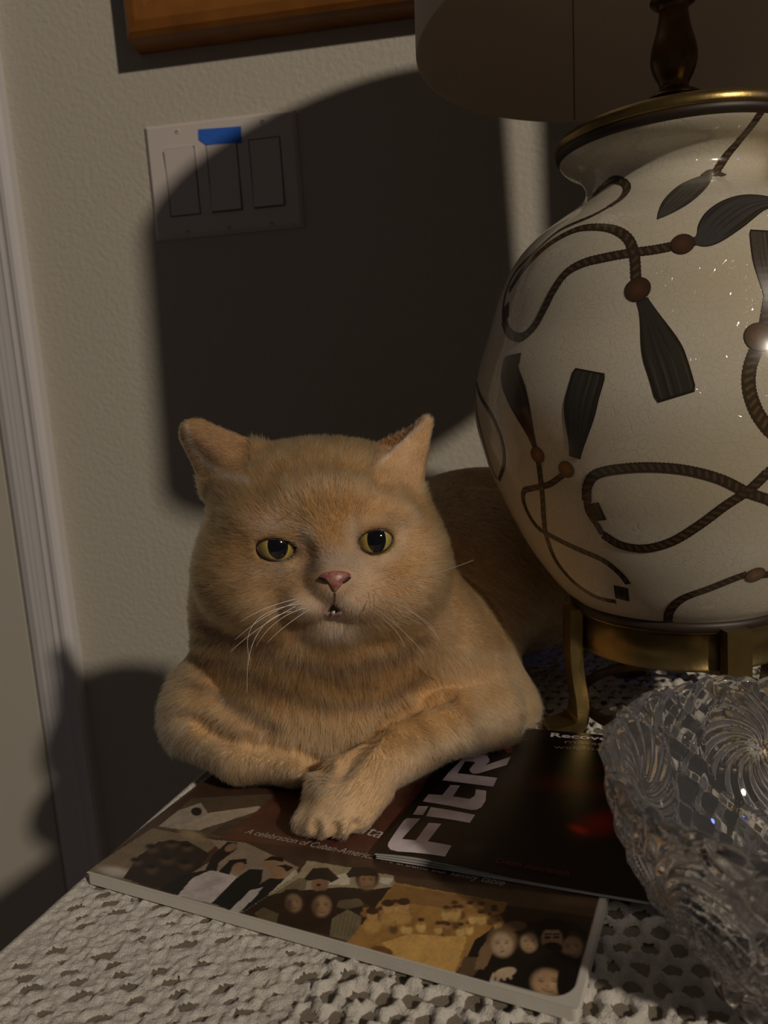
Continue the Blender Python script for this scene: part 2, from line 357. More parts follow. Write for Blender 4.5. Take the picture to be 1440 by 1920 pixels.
class Canvas:
    def __init__(s, px, py, base): s.x, s.y = px, py; s.c = np.tile(np.array(srgb(*base)), px.shape + (1,))
    def blend(s, m, col): 
        m = np.clip(m, 0, 1)[..., None]; s.c = s.c * (1 - m) + np.array(srgb(*col)) * m
    def ell(s, cx, cy, rx, ry, col, rot=0, a=1, soft=0.18):
        t = math.radians(rot); dx, dy = s.x - cx, s.y - cy
        u = (dx * math.cos(t) + dy * math.sin(t)) / rx; v = (-dx * math.sin(t) + dy * math.cos(t)) / ry
        d = np.sqrt(u * u + v * v); s.blend(a * (1 - sm(1 - soft, 1 + soft * 0.4, d)), col)
    def inside(s, pts):
        r = np.zeros(s.x.shape, bool); n = len(pts)
        for i in range(n):
            (ax, ay), (bx, by) = pts[i], pts[(i + 1) % n]
            if ay == by: continue
            r ^= ((ay > s.y) != (by > s.y)) & (s.x < (bx - ax) * (s.y - ay) / (by - ay) + ax)
        return r
    def poly(s, pts, col, a=1): s.blend(s.inside(pts).astype(float) * a, col)
def face(cv, f, cx, cy, rx, ry, skin, hair, rot=0, smile=True, k=1.0):
    X, Y = f(cx, cy); s = f(1, 0)[0] - f(0, 0)[0]
    cv.ell(X, Y - ry * s * 0.25, rx * s * 1.35, ry * s * 1.2, hair, rot, soft=.25)
    cv.ell(X, Y, rx * s, ry * s, skin, rot, soft=.35)
    dk = tuple(int(c * 0.42) for c in skin); lt = tuple(min(255, int(c * 1.18)) for c in skin)
    cv.ell(X + rx * s * .15, Y + ry * s * .12, rx * s * .35, ry * s * .35, lt, rot, a=.5, soft=.9)
    for e in (-1, 1):
        cv.ell(X + e * rx * s * .38, Y - ry * s * .12, rx * s * .2, ry * s * .09, dk, rot, a=.7, soft=.6)
        cv.ell(X + e * rx * s * .38, Y - ry * s * .3, rx * s * .26, ry * s * .06, dk, rot, a=.5, soft=.6)
    cv.ell(X, Y + ry * s * .2, rx * s * .13, ry * s * .1, dk, rot, a=.4, soft=.8)
    if smile:
        cv.ell(X, Y + ry * s * .5, rx * s * .38, ry * s * .13, dk, rot, a=.8, soft=.5); cv.ell(X, Y + ry * s * .47, rx * s * .28, ry * s * .07, lt, rot, a=.8, soft=.5)
    else: cv.ell(X, Y + ry * s * .5, rx * s * .3, ry * s * .07, dk, rot, a=.7, soft=.6)
def book_cover():
    us = np.arange(0, BW + 1e-6, 0.00048); vs = np.concatenate([np.arange(0, 0.125, 0.00048), np.arange(0.126, BH, 0.006), [BH]])
    U, V_ = np.meshgrid(us, vs); P = b0 + U[..., None] * bu + V_[..., None] * bv
    P3 = np.concatenate([P, np.full(P.shape[:2] + (1,), BTOP)], -1); px, py = project(P3)
    cv = Canvas(px, py, (74, 54, 42))
    Lf = lambda x, y: (160 + x / 2.4, 1480 + y / 2.4); Rf = lambda x, y: (640 + x / 2.571, 1600 + y / 2.571)
    LP = lambda pts: [Lf(*p) for p in pts]; RP = lambda pts: [Rf(*p) for p in pts]
    n1 = noise2(U * 900, V_ * 900); n2 = noise2(U * 250, V_ * 250)
    # man with folded arms, upper left
    cv.poly(LP([(300, 190), (480, 40), (860, 20), (800, 90), (600, 220), (330, 175)]), (92, 78, 62))
    cv.poly(LP([(330, 165), (420, 95), (520, 60), (560, 120), (520, 185), (420, 180)]), (158, 150, 134))
    cv.poly(LP([(455, 160), (560, 105), (780, 75), (800, 90), (620, 150), (520, 180)]), (176, 160, 140))
    for i in range(9): cv.poly(LP([(560 + i * 9, 200 + i * 2), (690 + i * 12, 120 + i * 3), (694 + i * 12, 120 + i * 3), (565 + i * 9, 201 + i * 2)]), (40, 32, 26))
    cv.ell(*Lf(500, 100), 26 / 2.4, 20 / 2.4, (48, 40, 32)); cv.poly(LP([(700, 150), (790, 88), (815, 90), (740, 140)]), (52, 38, 28))
    # warm brown title panel
    cv.poly(LP([(600, 220), (720, 140), (860, 20), (1500, -60), (2000, 120), (2200, 420), (1450, 345), (1000, 262)]), (92, 58, 46))
    cv.ell(*Lf(900, 160), 70, 22, (74, 40, 34), a=.6, soft=.9)
    # photo 1: group in a dim room
    cv.poly(LP([(0, 372), (300, 175), (590, 228), (610, 240), (330, 440), (0, 385)]), (126, 110, 88))
    cv.ell(*Lf(480, 205), 70 / 2.4, 22 / 2.4, (150, 132, 100), 14, soft=.6)
    cv.ell(*Lf(140, 372), 90 / 2.4, 26 / 2.4, (196, 188, 176), 10, soft=.8)
    cv.poly(LP([(170, 400), (240, 300), (330, 235), (460, 232), (560, 290), (520, 350), (440, 420), (310, 445)]), (44, 34, 28))
    for x, y, rx, ry in ((230, 330, 30, 20), (300, 270, 34, 22), (390, 250, 34, 20), (460, 265, 30, 20), (370, 320, 40, 25), (300, 360, 34, 26), (450, 340, 36, 26)):
        cv.ell(*Lf(x, y), rx / 2.4, ry / 2.4, (96, 74, 56), a=.75, soft=.7); cv.ell(*Lf(x - 4, y - 14), rx / 2.6, ry / 4, (26, 20, 17), soft=.6)
    # photo 2: family in a pale room
    cv.poly(LP([(560, 225), (720, 240), (960, 350), (940, 380), (690, 560), (400, 475), (440, 400), (620, 290)]), (146, 130, 112))
    cv.poly(LP([(330, 450), (430, 385), (560, 360), (600, 380), (420, 475)]), (24, 24, 22))
    cv.poly(LP([(540, 360), (570, 300), (640, 235), (685, 240), (680, 270), (600, 330), (590, 370)]), (34, 28, 24))
    cv.ell(*Lf(655, 262), 13, 7, (140, 108, 84), -25)
    cv.poly(LP([(480, 400), (560, 365), (640, 372), (690, 400), (670, 450), (610, 490), (560, 512), (415, 478)]), (196, 186, 182))
    cv.ell(*Lf(560, 430), 30, 10, (170, 160, 156), -30, a=.7, soft=.9)
    cv.poly(LP([(600, 370), (650, 318), (725, 312), (728, 335), (660, 350), (650, 385)]), (28, 22, 20)); cv.ell(*Lf(690, 350), 13, 9, (150, 118, 92), -20)
    cv.poly(LP([(570, 512), (680, 400), (740, 358), (800, 362), (790, 420), (740, 470), (650, 545)]), (22, 26, 26))
    cv.ell(*Lf(835, 330), 17, 13, (150, 118, 92), -10); cv.poly(LP([(800, 322), (840, 300), (890, 308), (892, 330), (845, 318)]), (20, 16, 14))
    cv.poly(LP([(700, 560), (760, 440), (830, 400), (900, 400), (860, 450), (780, 520)]), (30, 30, 30)); cv.poly(LP([(650, 545), (740, 455), (800, 440), (760, 490), (690, 555)]), (190, 184, 178))
    cv.ell(*Lf(880, 372), 22, 13, (158, 126, 98), -10); cv.poly(LP([(860, 345), (900, 338), (938, 352), (905, 372), (890, 352)]), (34, 26, 22))
    cv.poly(LP([(930, 372), (945, 360), (958, 380), (830, 470), (818, 478)]), (196, 190, 170))
    # photo 3: two men in hats and two girls
    cv.poly(LP([(958, 380), (1000, 320), (1180, 350), (1420, 395), (1470, 470), (1230, 690), (980, 620), (690, 565), (830, 472)]), (166, 152, 124))
    cv.poly(LP([(830, 480), (960, 400), (1000, 400), (990, 450), (850, 520)]), (120, 108, 84))
    cv.poly(LP([(700, 560), (820, 480), (900, 460), (1150, 440), (1300, 450), (1440, 430), (1440, 520), (1250, 680), (900, 620)]), (46, 36, 29))
    cv.poly(LP([(1090, 430), (1140, 385), (1190, 370), (1190, 430)]), (214, 206, 186)); cv.poly(LP([(1330, 395), (1390, 400), (1370, 430), (1320, 420)]), (206, 200, 182))
    cv.ell(*Lf(1055, 428), 17, 15, (140, 108, 82)); cv.poly(LP([(985, 400), (1010, 372), (1025, 355), (1090, 352), (1115, 375), (1142, 400), (1110, 418), (1060, 402), (1000, 412)]), (38, 32, 27))
    cv.ell(*Lf(1050, 430), 5, 3, (60, 44, 34)); 
    face(cv, Lf, 1268, 412, 42, 46, (142, 112, 86), (36, 30, 26)); cv.poly(LP([(1175, 380), (1200, 352), (1260, 350), (1310, 365), (1322, 392), (1250, 388), (1185, 398)]), (34, 29, 25))
    cv.poly(LP([(860, 590), (850, 500), (900, 450), (960, 450), (1000, 520), (960, 600)]), (50, 36, 28)); face(cv, Lf, 938, 512, 40, 46, (146, 118, 92), (50, 36, 28), -18, smile=False); cv.ell(*Lf(915, 520), 8, 16, (60, 44, 34), -15, a=.8, soft=.8)
    cv.poly(LP([(985, 620), (990, 480), (1060, 455), (1120, 490), (1130, 600)]), (44, 32, 26)); face(cv, Lf, 1065, 526, 46, 52, (160, 130, 98), (46, 32, 25), 8); cv.ell(*Lf(1035, 530), 8, 18, (84, 62, 46), 5, a=.7, soft=.8)
    cv.poly(LP([(760, 560), (800, 530), (870, 560), (860, 605), (800, 600)]), (96, 84, 62)); cv.poly(LP([(1110, 580), (1180, 540), (1245, 575), (1220, 690), (1100, 660)]), (124, 114, 88))
    for i in range(6): cv.poly(LP([(1130 + i * 18, 560), (1136 + i * 18, 560), (1116 + i * 18, 660), (1108 + i * 18, 660)]), (92, 84, 64), a=.6)
    cv.poly(LP([(1140, 500), (1230, 490), (1260, 520), (1180, 540), (1130, 530)]), (104, 92, 72))
    # photo 5 background, right: dark terrace
    cv.poly(RP([(770, 180), (1400, 180), (1400, 900), (500, 620), (600, 480)]), (62, 47, 36))
    cv.poly(RP([(250, 110), (1400, 240), (1400, 330), (800, 250), (260, 150)]), (84, 66, 50)); cv.poly(RP([(800, 250), (1350, 330), (1300, 420), (780, 330)]), (50, 38, 30))
    cv.ell(*Rf(1130, 230), 60, 10, (112, 88, 62), 5, a=.6, soft=.8)
    # photo 4: yellowed party round a table
    yel = [(18, 438), (70, 380), (250, 150), (260, 140), (800, 238), (770, 300), (540, 588), (520, 585)]
    cv.poly(RP(yel), (168, 128, 70)); ins = cv.inside(RP(yel))
    cv.poly(RP([(250, 150), (800, 238), (770, 300), (200, 225)]), (134, 100, 60), a=.8)
    cv.poly(RP([(195, 432), (260, 410), (330, 388), (480, 398), (600, 400), (600, 430), (545, 582), (420, 548), (262, 498)]), (214, 170, 98))
    r_ = random.Random(3)
    for i in range(34):
        x = r_.uniform(110, 760); y = 225 + (x - 110) * 0.06 + r_.uniform(-10, 110); 
        cv.ell(*Rf(x, y + 26), r_.uniform(18, 34) / 2.57, r_.uniform(18, 34) / 2.57, r_.choice([(206, 170, 104), (150, 112, 62), (110, 80, 48), (222, 184, 116)]), soft=.4)
        cv.ell(*Rf(x, y), 15 / 2.57, 17 / 2.57, (172, 130, 80), soft=.4); cv.ell(*Rf(x, y - 12), 19 / 2.57, 11 / 2.57, (78, 54, 34), soft=.5)
    for x, y in ((150, 300), (225, 262), (300, 255)):
        cv.ell(*Rf(x, y + 50), 18, 16, (192, 152, 90), soft=.4); cv.ell(*Rf(x, y), 11, 12, (198, 156, 100)); cv.ell(*Rf(x, y - 22), 13, 7, (70, 46, 30))
    cv.ell(*Rf(195, 470), 22, 9, (120, 78, 42), 12)
    # photo 5: the selfie group
    cv.poly(RP([(570, 590), (640, 420), (700, 380), (860, 330), (1120, 330), (1300, 470), (1240, 620), (1120, 730), (700, 620)]), (30, 24, 21))
    cv.poly(RP([(560, 590), (590, 500), (700, 500), (640, 590)]), (98, 78, 56))
    cv.poly(RP([(640, 560), (670, 460), (740, 370), (790, 380), (730, 480), (690, 560)]), (132, 106, 78)); cv.ell(*Rf(840, 350), 22, 10, (110, 86, 62))
    face(cv, Rf, 905, 430, 46, 52, (172, 144, 112), (52, 40, 32)); face(cv, Rf, 1112, 455, 55, 60, (168, 138, 108), (56, 44, 36), 10)
    face(cv, Rf, 775, 440, 58, 66, (186, 160, 130), (120, 96, 70), -20, smile=False)
    cv.ell(*Rf(1020, 370), 32, 24, (20, 16, 14)); cv.ell(*Rf(1015, 415), 21, 24, (166, 136, 106)); cv.ell(*Rf(1015, 455), 20, 11, (44, 34, 28)); cv.ell(*Rf(1015, 350), 26, 8, (22, 17, 14))
    for e in (-20, 22): cv.ell(*Rf(1015 + e, 405), 7, 2.5, (40, 30, 26)); cv.ell(*Rf(1015 + e, 390), 8, 1.6, (30, 24, 20))
    face(cv, Rf, 1225, 540, 50, 84, (182, 152, 122), (150, 124, 98), 20)
    cv.ell(*Rf(1060, 580), 52, 40, (17, 14, 13), 12); cv.ell(*Rf(1120, 640), 26, 34, (17, 14, 13))
    face(cv, Rf, 995, 625, 88, 72, (186, 152, 116), (20, 16, 14), 14); cv.ell(*Rf(1080, 600), 16, 40, (18, 15, 13), 10)
    cv.ell(*Rf(790, 575), 22, 10, (196, 172, 144), -14)
    for i in range(4): cv.ell(*Rf(728 + i * 28, 600 - i * 6), 4, 11, (192, 168, 140), 18 - i * 10)
    # paper grain of the old photographs, white lip round the cover
    cv.c *= (1 + 0.22 * n1 + 0.25 * n2)[..., None]
    rr = 0.009; du = U - (BW - 0.0026); dv = 0.0042 - V_
    qx = np.maximum(U - (BW - 0.0026 - rr), 0); qy = np.maximum((0.0024 + rr) - V_, 0)
    rim = np.where((qx > 0) & (qy > 0), np.hypot(qx, qy) - rr, np.maximum(du, 0.0024 - V_))
    front = (U < 0.19); rimf = np.where(front, 0.0012 - V_, rim)
    cv.blend(sm(-0.0003, 0.0003, rimf), (206, 202, 192))
    nr, nc = U.shape; i = np.arange(nr - 1)[:, None]; j = np.arange(nc - 1)[None]
    q = np.stack([i * nc + j, i * nc + j + 1, (i + 1) * nc + j + 1, (i + 1) * nc + j], -1).reshape(-1, 4)
    return npmesh('cover', P3.reshape(-1, 3), q, M['print'], bk, cv.c.reshape(-1, 3))
cvo = book_cover(); tag(cvo, 'sepia collage of family photographs')
def text(name, body, p0, p1, z, m, parent, shear=0.0, off=0.0, size=None):
    cu = bpy.data.curves.new(name, 'FONT'); cu.body = body; cu.shear = shear; cu.offset = off; cu.extrude = 0.0
    o = bpy.data.objects.new(name, cu); C.objects.link(o); bpy.context.view_layer.update()
    wd = o.dimensions.x; P0 = onz(*p0, z); P1 = onz(*p1, z); d = P1 - P0; s = np.hypot(d[0], d[1]) / wd
    sy = size / s if size else 1
    M4 = Matrix.Translation(P0) @ Matrix.Rotation(math.atan2(d[1], d[0]), 4, 'Z') @ Matrix.Diagonal((s, s * sy if size else s, s, 1))
    dg = bpy.context.evaluated_depsgraph_get(); me = bpy.data.meshes.new_from_object(o.evaluated_get(dg)); bpy.data.objects.remove(o)
    me.transform(M4); me.materials.clear()
    o = link(name, me, m, parent); return o
text('lettering', 'A celebration of Cuban-American life around our family table', (458, 1562), (945, 1661), BTOP + 0.0002, M['textgrey'], bk, 0.3, 0.004, size=0.0058)
text('lettering', 'Abuelita', (590, 1538), (712, 1572), BTOP + 0.0002, M['whiteprint'], bk, 0.1, 0.0)
adopt(bk)

# ================================================================== MAGAZINE
MZ = BTOP + 0.0004; MT = 0.0016; MTOP = MZ + MT
def bulge_(s, t): return np.exp(-((s - 0.16) / 0.21) ** 2) * np.exp(-(t / 0.34) ** 2) * 0.0030
def cover_z(p):
    e1, e3 = mc[1] - mc[0], mc[3] - mc[0]; q = np.linalg.solve(np.array([e1, e3]).T, np.asarray(p[:2]) - mc[0]); return MTOP + bulge_(q[0], q[1])
mc = [np.array(p) for p in ((-0.0599, 0.3098), (0.0765, 0.2790), (0.1180, 0.4170), (-0.0200, 0.4460))]
def magp(s, t): return mc[0] * (1 - s) * (1 - t) + mc[1] * s * (1 - t) + mc[2] * s * t + mc[3] * (1 - s) * t
mg = empty('magazine', (*magp(0.5, 0.5), MZ)); tag(mg, 'black fitness booklet with large silver lettering lying on the book', 'magazine')
def sheet(name, z, curl, m, inset=0.0, col=False, n=(90, 90)):
    s, t = np.meshgrid(np.linspace(inset, 1 - inset * 0.3, n[0]), np.linspace(inset, 1 - inset, n[1]))
    P = mc[0] * ((1 - s) * (1 - t))[..., None] + mc[1] * (s * (1 - t))[..., None] + mc[2] * (s * t)[..., None] + mc[3] * ((1 - s) * t)[..., None]
    Z = z + curl * bulge_(s, t)
    P3 = np.concatenate([P, Z[..., None]], -1); nc = n[0]; i = np.arange(n[1] - 1)[:, None]; j = np.arange(nc - 1)[None]
    q = np.stack([i * nc + j, i * nc + j + 1, (i + 1) * nc + j + 1, (i + 1) * nc + j], -1).reshape(-1, 4); cc = None
    if col:
        px, py = project(P3); cv = Canvas(px, py, (20, 13, 12))
        cv.ell(1100, 1500, 150, 140, (12, 8, 8), a=.9, soft=.8)
        cv.ell(1060, 1472, 75, 17, (80, 8, 6), 4, a=.75, soft=.9); cv.ell(1122, 1545, 55, 26, (105, 8, 6), -12, a=.9, soft=.95); cv.ell(1085, 1555, 22, 8, (150, 34, 22), 20, soft=.9)
        cv.ell(1150, 1438, 60, 10, (80, 12, 10), a=.6, soft=.9); cv.ell(1150, 1480, 30, 16, (110, 14, 10), a=.7, soft=.9)
        cv.ell(890, 1590, 26, 14, (52, 36, 48), a=.8, soft=.9)
        cc = cv.c.reshape(-1, 3)
    return npmesh(name, P3.reshape(-1, 3), q, m, mg, cc)
sheet('back_cover', MZ, 0, M['spineblack'], 0, n=(20, 20))
for k in range(6): sheet('page', MZ + 0.0002 + 0.00022 * k, 0.10 + 0.15 * k, M['paper_shiny'], 0.001 + 0.003 * (k % 2), n=(60, 30))
tag(sheet('front_cover', MTOP, 1.0, M['magprint'], 0, True, (260, 260)), 'black glossy cover with dim red shapes')
# spine fold at the left
sp_pts = np.linspace(0, 1, 30); a_ = np.array([magp(0.0, t) for t in sp_pts]); 
V, Fq = sweep(np.concatenate([a_, np.full((30, 1), MZ + MT / 2)], 1), 0.0009, 10); npmesh('spine', V, Fq, M['spineblack'], mg)
c2 = lambda x, y: (680 + x / 2.88, 1330 + y / 2.88)
def glyph(name, pts, m, z=0.0006, th=0.00004):
    P = []
    for p in pts:
        z_ = MTOP
        for _ in range(4): q = onz(*c2(*p), z_); z_ = cover_z(q)
        P.append(onz(*c2(*p), z_ + 0.00018))
    ar = sum(P[i][0] * P[(i + 1) % len(P)][1] - P[(i + 1) % len(P)][0] * P[i][1] for i in range(len(P)))
    if ar < 0: P = P[::-1]
    V2 = [Vector((p[0], p[1], 0)) for p in P]; tris = tessellate_polygon([V2]); bm = bmesh.new(); n = 6
    for a_, b_, c_ in tris:
        A_, B_, C_ = V2[a_], V2[b_], V2[c_]; g = {}
        for i in range(n + 1):
            for j in range(n + 1 - i):
                q = A_ + (B_ - A_) * (i / n) + (C_ - A_) * (j / n); g[i, j] = bm.verts.new((q.x, q.y, cover_z(q) + 0.00018))
        for i in range(n):
            for j in range(n - i):
                bm.faces.new((g[i, j], g[i + 1, j], g[i, j + 1]))
                if i + j < n - 1: bm.faces.new((g[i + 1, j], g[i + 1, j + 1], g[i, j + 1]))
    bmesh.ops.remove_doubles(bm, verts=bm.verts, dist=1e-6)
    return bmobj(name, bm, m, mg)
Fp = [(152, 700), (200, 630), (222, 600), (240, 588), (312, 590), (212, 700), (287, 707), (357, 613), (425, 618), (352, 713), (480, 736), (445, 795), (190, 768), (150, 758), (136, 740), (138, 722)]
for nm, pts in (('letter', Fp), ('letter', [(300, 522), (355, 524), (325, 572), (272, 568)]), ('letter', [(368, 528), (607, 570), (578, 613), (342, 577)]),
                ('letter', [(355, 458), (430, 463), (475, 408), (525, 412), (487, 470), (578, 484), (606, 466), (612, 432), (668, 440), (664, 492), (640, 530), (612, 543), (580, 543), (325, 497)]),
                ('letter', [(430, 383), (462, 343), (545, 262), (566, 248), (590, 241), (640, 240), (672, 250), (684, 268), (684, 282), (662, 302), (800, 255), (778, 300), (625, 346), (600, 348), (583, 340), (576, 325), (608, 285), (553, 280), (512, 345), (727, 370), (705, 418)]),
                ('letter', [(640, 212), (700, 178), (880, 105), (858, 138), (760, 172), (690, 200)])):
    tag(glyph(nm, pts, M['silver']))
tag(glyph('letter', [(735, 178), (765, 172), (790, 192), (832, 165), (822, 192), (802, 205), (812, 225), (785, 240), (762, 212), (700, 228), (650, 238), (745, 200)], M['redprint']), 'dim red cross of the lettering')
text('cover_text', 'Recovery', (1030, 1381), (1172, 1391), MTOP + 0.0002, M['whiteprint'], mg, 0.0, 0.02, size=0.0072)
text('cover_text', 'massage', (1057, 1393), (1160, 1400), MTOP + 0.0002, M['textgrey'], mg, 0.0, 0.0, size=0.0055)
text('cover_text', 'weighted vest', (1038, 1403), (1205, 1412), MTOP + 0.0002, M['textgrey'], mg, 0.0, 0.0, size=0.0055)
text('cover_text', 'Dean Nauhler'.replace('Nauhler', 'nutrition'), (928, 1617), (1064, 1642), MTOP + 0.0010, M['redbright'], mg, 0.0, 0.0)
adopt(mg)

# ================================================================== LAMP
AX = np.array([0.1065, 0.47])
tl = empty('table_lamp', (AX[0], AX[1], TZ)); tag(tl, 'large ceramic table lamp painted with cords and tassels on a brass stand', 'lamp')
vp = [(0.0623, 0.1225), (0.0628, 0.1195), (0.0610, 0.1155), (0.0570, 0.1118), (0.0514, 0.1084), (0.0485, 0.1046), (0.0477, 0.1008), (0.0494, 0.0961), (0.0548, 0.0910), (0.0645, 0.0852), (0.0778, 0.0762),
      (0.0895, 0.0640), (0.0985, 0.0466), (0.1062, 0.0235), (0.1125, 0.0055), (0.1158, -0.0112), (0.1150, -0.0272), (0.1113, -0.0436), (0.1064, -0.0586), (0.1005, -0.0725), (0.0890, -0.0970), (0.0777, -0.1150), (0.0684, -0.1268), (0.0600, -0.1345)]
VP = catmull(vp, 8)
vase = lathe('vase_body', VP, M['ceramic'], tl, AX, 200)
rim = [(0.0001, 0.1275), (0.050, 0.1270), (0.0575, 0.1290), (0.0615, 0.1285), (0.0640, 0.1262), (0.0645, 0.1235), (0.0640, 0.1222), (0.0625, 0.1215), (0.0575, 0.1215)]
lathe('rim_ring', catmull(rim, 4), M['brass'], tl, AX, 128)
lathe('dark_band', [(0.0630, 0.1224), (0.0640, 0.1210), (0.0638, 0.1190), (0.0622, 0.1172), (0.0600, 0.1158)], M['brownrim'], tl, AX, 128)
neckp = [(0.0240, 0.1270), (0.0235, 0.1300), (0.0205, 0.1325), (0.0150, 0.1365), (0.0125, 0.1400), (0.0130, 0.1430), (0.0150, 0.1445), (0.0130, 0.1465), (0.0085, 0.1490), (0.0078, 0.1520), (0.0105, 0.1575), (0.0122, 0.1640), (0.0115, 0.1710), (0.0092, 0.1790), (0.0078, 0.1860), (0.0078, 0.1900),
         (0.0115, 0.1930), (0.0120, 0.1950), (0.0085, 0.1975), (0.0060, 0.2050), (0.0060, 0.2500), (0.0130, 0.2520), (0.0150, 0.2600), (0.0150, 0.2850), (0.0001, 0.2860)]
lathe('neck', catmull(neckp, 4), M['brass_dark'], tl, AX, 48)
lathe('bulb', catmull([(0.0001, 0.375), (0.020, 0.368), (0.030, 0.345), (0.026, 0.320), (0.014, 0.300), (0.013, 0.284)], 5), M['bulb'], tl, AX, 32)
# shade: drum open at both ends, double wall, seam on the far side
SB, SH, SR, ST = 0.1779, 0.228, 0.1394, 0.1330
shd = lathe('shade', [(SR - 0.0012, SB + 0.0006), (SR - 0.0004, SB), (SR, SB + 0.0008), ((SR + ST) / 2, SB + SH / 2), (ST, SB + SH), (ST - 0.0006, SB + SH + 0.0006), (ST - 0.0012, SB + SH), ((SR + ST) / 2 - 0.0012, SB + SH / 2)], M['shade'], tl, AX, 180, close=True)
tag(shd, 'tan linen drum shade seen from below')
r_ = rays(1076, 150); d2 = r_[:2]; a2 = d2 @ d2; b2 = -2 * d2 @ AX; cc2 = AX @ AX - (SR - .002) ** 2; t_ = (-b2 + math.sqrt(b2 * b2 - 4 * a2 * cc2)) / (2 * a2); q_ = (r_ * t_)[:2] - AX; sa = math.atan2(q_[1], q_[0])
tube('seam', [(AX[0] + R_ * math.cos(sa), AX[1] + R_ * math.sin(sa), z) for R_, z in ((SR - 0.0014, SB + 0.001), (ST - 0.0014, SB + SH - 0.001))], 0.00035, M['seam'], shd, 6)
hp = [(AX[0] + 0.045 * math.sin(t) , AX[1], 0.255 + 0.145 * (1 - math.cos(t)) / 2 * 1.0) for t in np.linspace(0, math.pi, 24)]
tube('harp', hp + [(AX[0] - 0.045 * math.sin(t), AX[1], 0.40 - 0.145 * (1 - math.cos(t)) / 2) for t in np.linspace(0, math.pi, 24)][1:], 0.0015, M['brass_dark'], tl, 8)
for k in range(3):
    a_ = k * 2.0944 + 0.4; tube('spider_arm', [(AX[0], AX[1], 0.400), (AX[0] + (ST - 0.001) * math.cos(a_), AX[1] + (ST - 0.001) * math.sin(a_), 0.400)], 0.0012, M['brass_dark'], tl, 6)
lathe('finial', catmull([(0.0001, 0.425), (0.005, 0.420), (0.007, 0.413), (0.003, 0.406), (0.006, 0.401), (0.006, 0.398), (0.0001, 0.397)], 4), M['brass'], tl, AX, 24)
# stand: band, four straps that flare into feet, low ring
lathe('foot_rim', [(0.0605, -0.1330), (0.0625, -0.1350), (0.0625, -0.1385), (0.0600, -0.1400), (0.030, -0.1400), (0.030, -0.1345), (0.0590, -0.1335)], M['brownrim'], tl, AX, 128, close=True)
lathe('band', [(0.0600, -0.1385), (0.0612, -0.1390), (0.0612, -0.1400), (0.0596, -0.1405), (0.0596, -0.1600), (0.0608, -0.1608), (0.0600, -0.1615), (0.0575, -0.1615), (0.0575, -0.1385)], M['brass'], tl, AX, 128, close=True)
def strap(ang):
    pth = catmull([(0.0625, -0.1370), (0.0630, -0.1500), (0.0632, -0.1650), (0.0622, -0.1800), (0.0605, -0.1930), (0.0610, -0.2030), (0.0655, -0.2090), (0.0740, -0.2118), (0.0830, -0.2128)], 6)
    T = np.gradient(pth, axis=0); T /= np.linalg.norm(T, axis=1, keepdims=True); Nn = np.stack([-T[:, 1], T[:, 0]], 1); pth[:, 0] += 0.0022 * sm(-.212, -.20, pth[:, 1]); th = 0.0038
    W_ = 0.0068 + 0.0025 * sm(-0.19, -0.212, pth[:, 1]) ; ca, sa_ = math.cos(ang), math.sin(ang); V = []
    for (r, z), n, w_ in zip(pth, Nn, W_):
        for dn, dw in ((th, -1), (th, 1), (-th, 1), (-th, -1)):
            rr, zz = r - n[0] * -dn, z + n[1] * dn; V.append((AX[0] + rr * ca - dw * w_ * sa_, AX[1] + rr * sa_ + dw * w_ * ca, zz))
    n = len(pth); Fc = [(4 * i + k, 4 * i + (k + 1) % 4, 4 * i + 4 + (k + 1) % 4, 4 * i + 4 + k) for i in range(n - 1) for k in range(4)] + [(0, 1, 2, 3), (4 * n - 1, 4 * n - 2, 4 * n - 3, 4 * n - 4)]
    bm = bmesh.new(); vs = [bm.verts.new(v) for v in V]; [bm.faces.new([vs[i] for i in f]) for f in Fc]
    bmobj('leg', bm, M['brass'], tl)
for k in range(4): strap(math.radians(-76 + 90 * k))
lathe('low_ring', [(0.0560, -0.1990), (0.0590, -0.1990), (0.0590, -0.2045), (0.0560, -0.2045)], M['brass_dark'], tl, AX, 96, close=True, smooth=False)
# ---- the painted cords and tassels: laid on the ceramic surface
zs_ = VP[:, 1][::-1]; rs_ = VP[:, 0][::-1]
order = np.argsort(zs_); ZS, RS = zs_[order], rs_[order]
def vase_hit(px, py):
    d = rays(px, py); t = np.full(d.shape[:-1], 0.25)
    D2 = (d[..., :2] ** 2).sum(-1); tc = (d[..., :2] @ AX) / D2
    best = tc.copy(); found = np.zeros(tc.shape, bool); prev = np.full(tc.shape, 1.0)
    for s in np.linspace(0.135, -0.02, 320):
        tt = tc - s; p = d * tt[..., None]; r = np.hypot(p[..., 0] - AX[0], p[..., 1] - AX[1]); g = r - np.interp(p[..., 2], ZS, RS)
        hit = (~found) & (g <= 0); frac = prev / (prev - g + 1e-9); best = np.where(hit, tt - (1 - np.clip(frac, 0, 1)) * (0.155 / 319), best); found |= hit; prev = np.where(found, prev, g)
    p = d * best[..., None]; v = p[..., :2] - AX; r = np.hypot(v[..., 0], v[..., 1]); R0 = np.interp(p[..., 2], ZS, RS)
    tilt = np.clip((R0 - r), -0.004, 0.004)
    p[..., :2] = AX + v * ((r + tilt) / r)[..., None]
    return p
def vnormal(p):
    v = p[..., :2] - AX; v = v / np.linalg.norm(v, axis=-1, keepdims=True)
    dr = (np.interp(p[..., 2] + 0.001, ZS, RS) - np.interp(p[..., 2] - 0.001, ZS, RS)) / 0.002
    n = np.concatenate([v, -dr[..., None]], -1); return n / np.linalg.norm(n, axis=-1, keepdims=True)
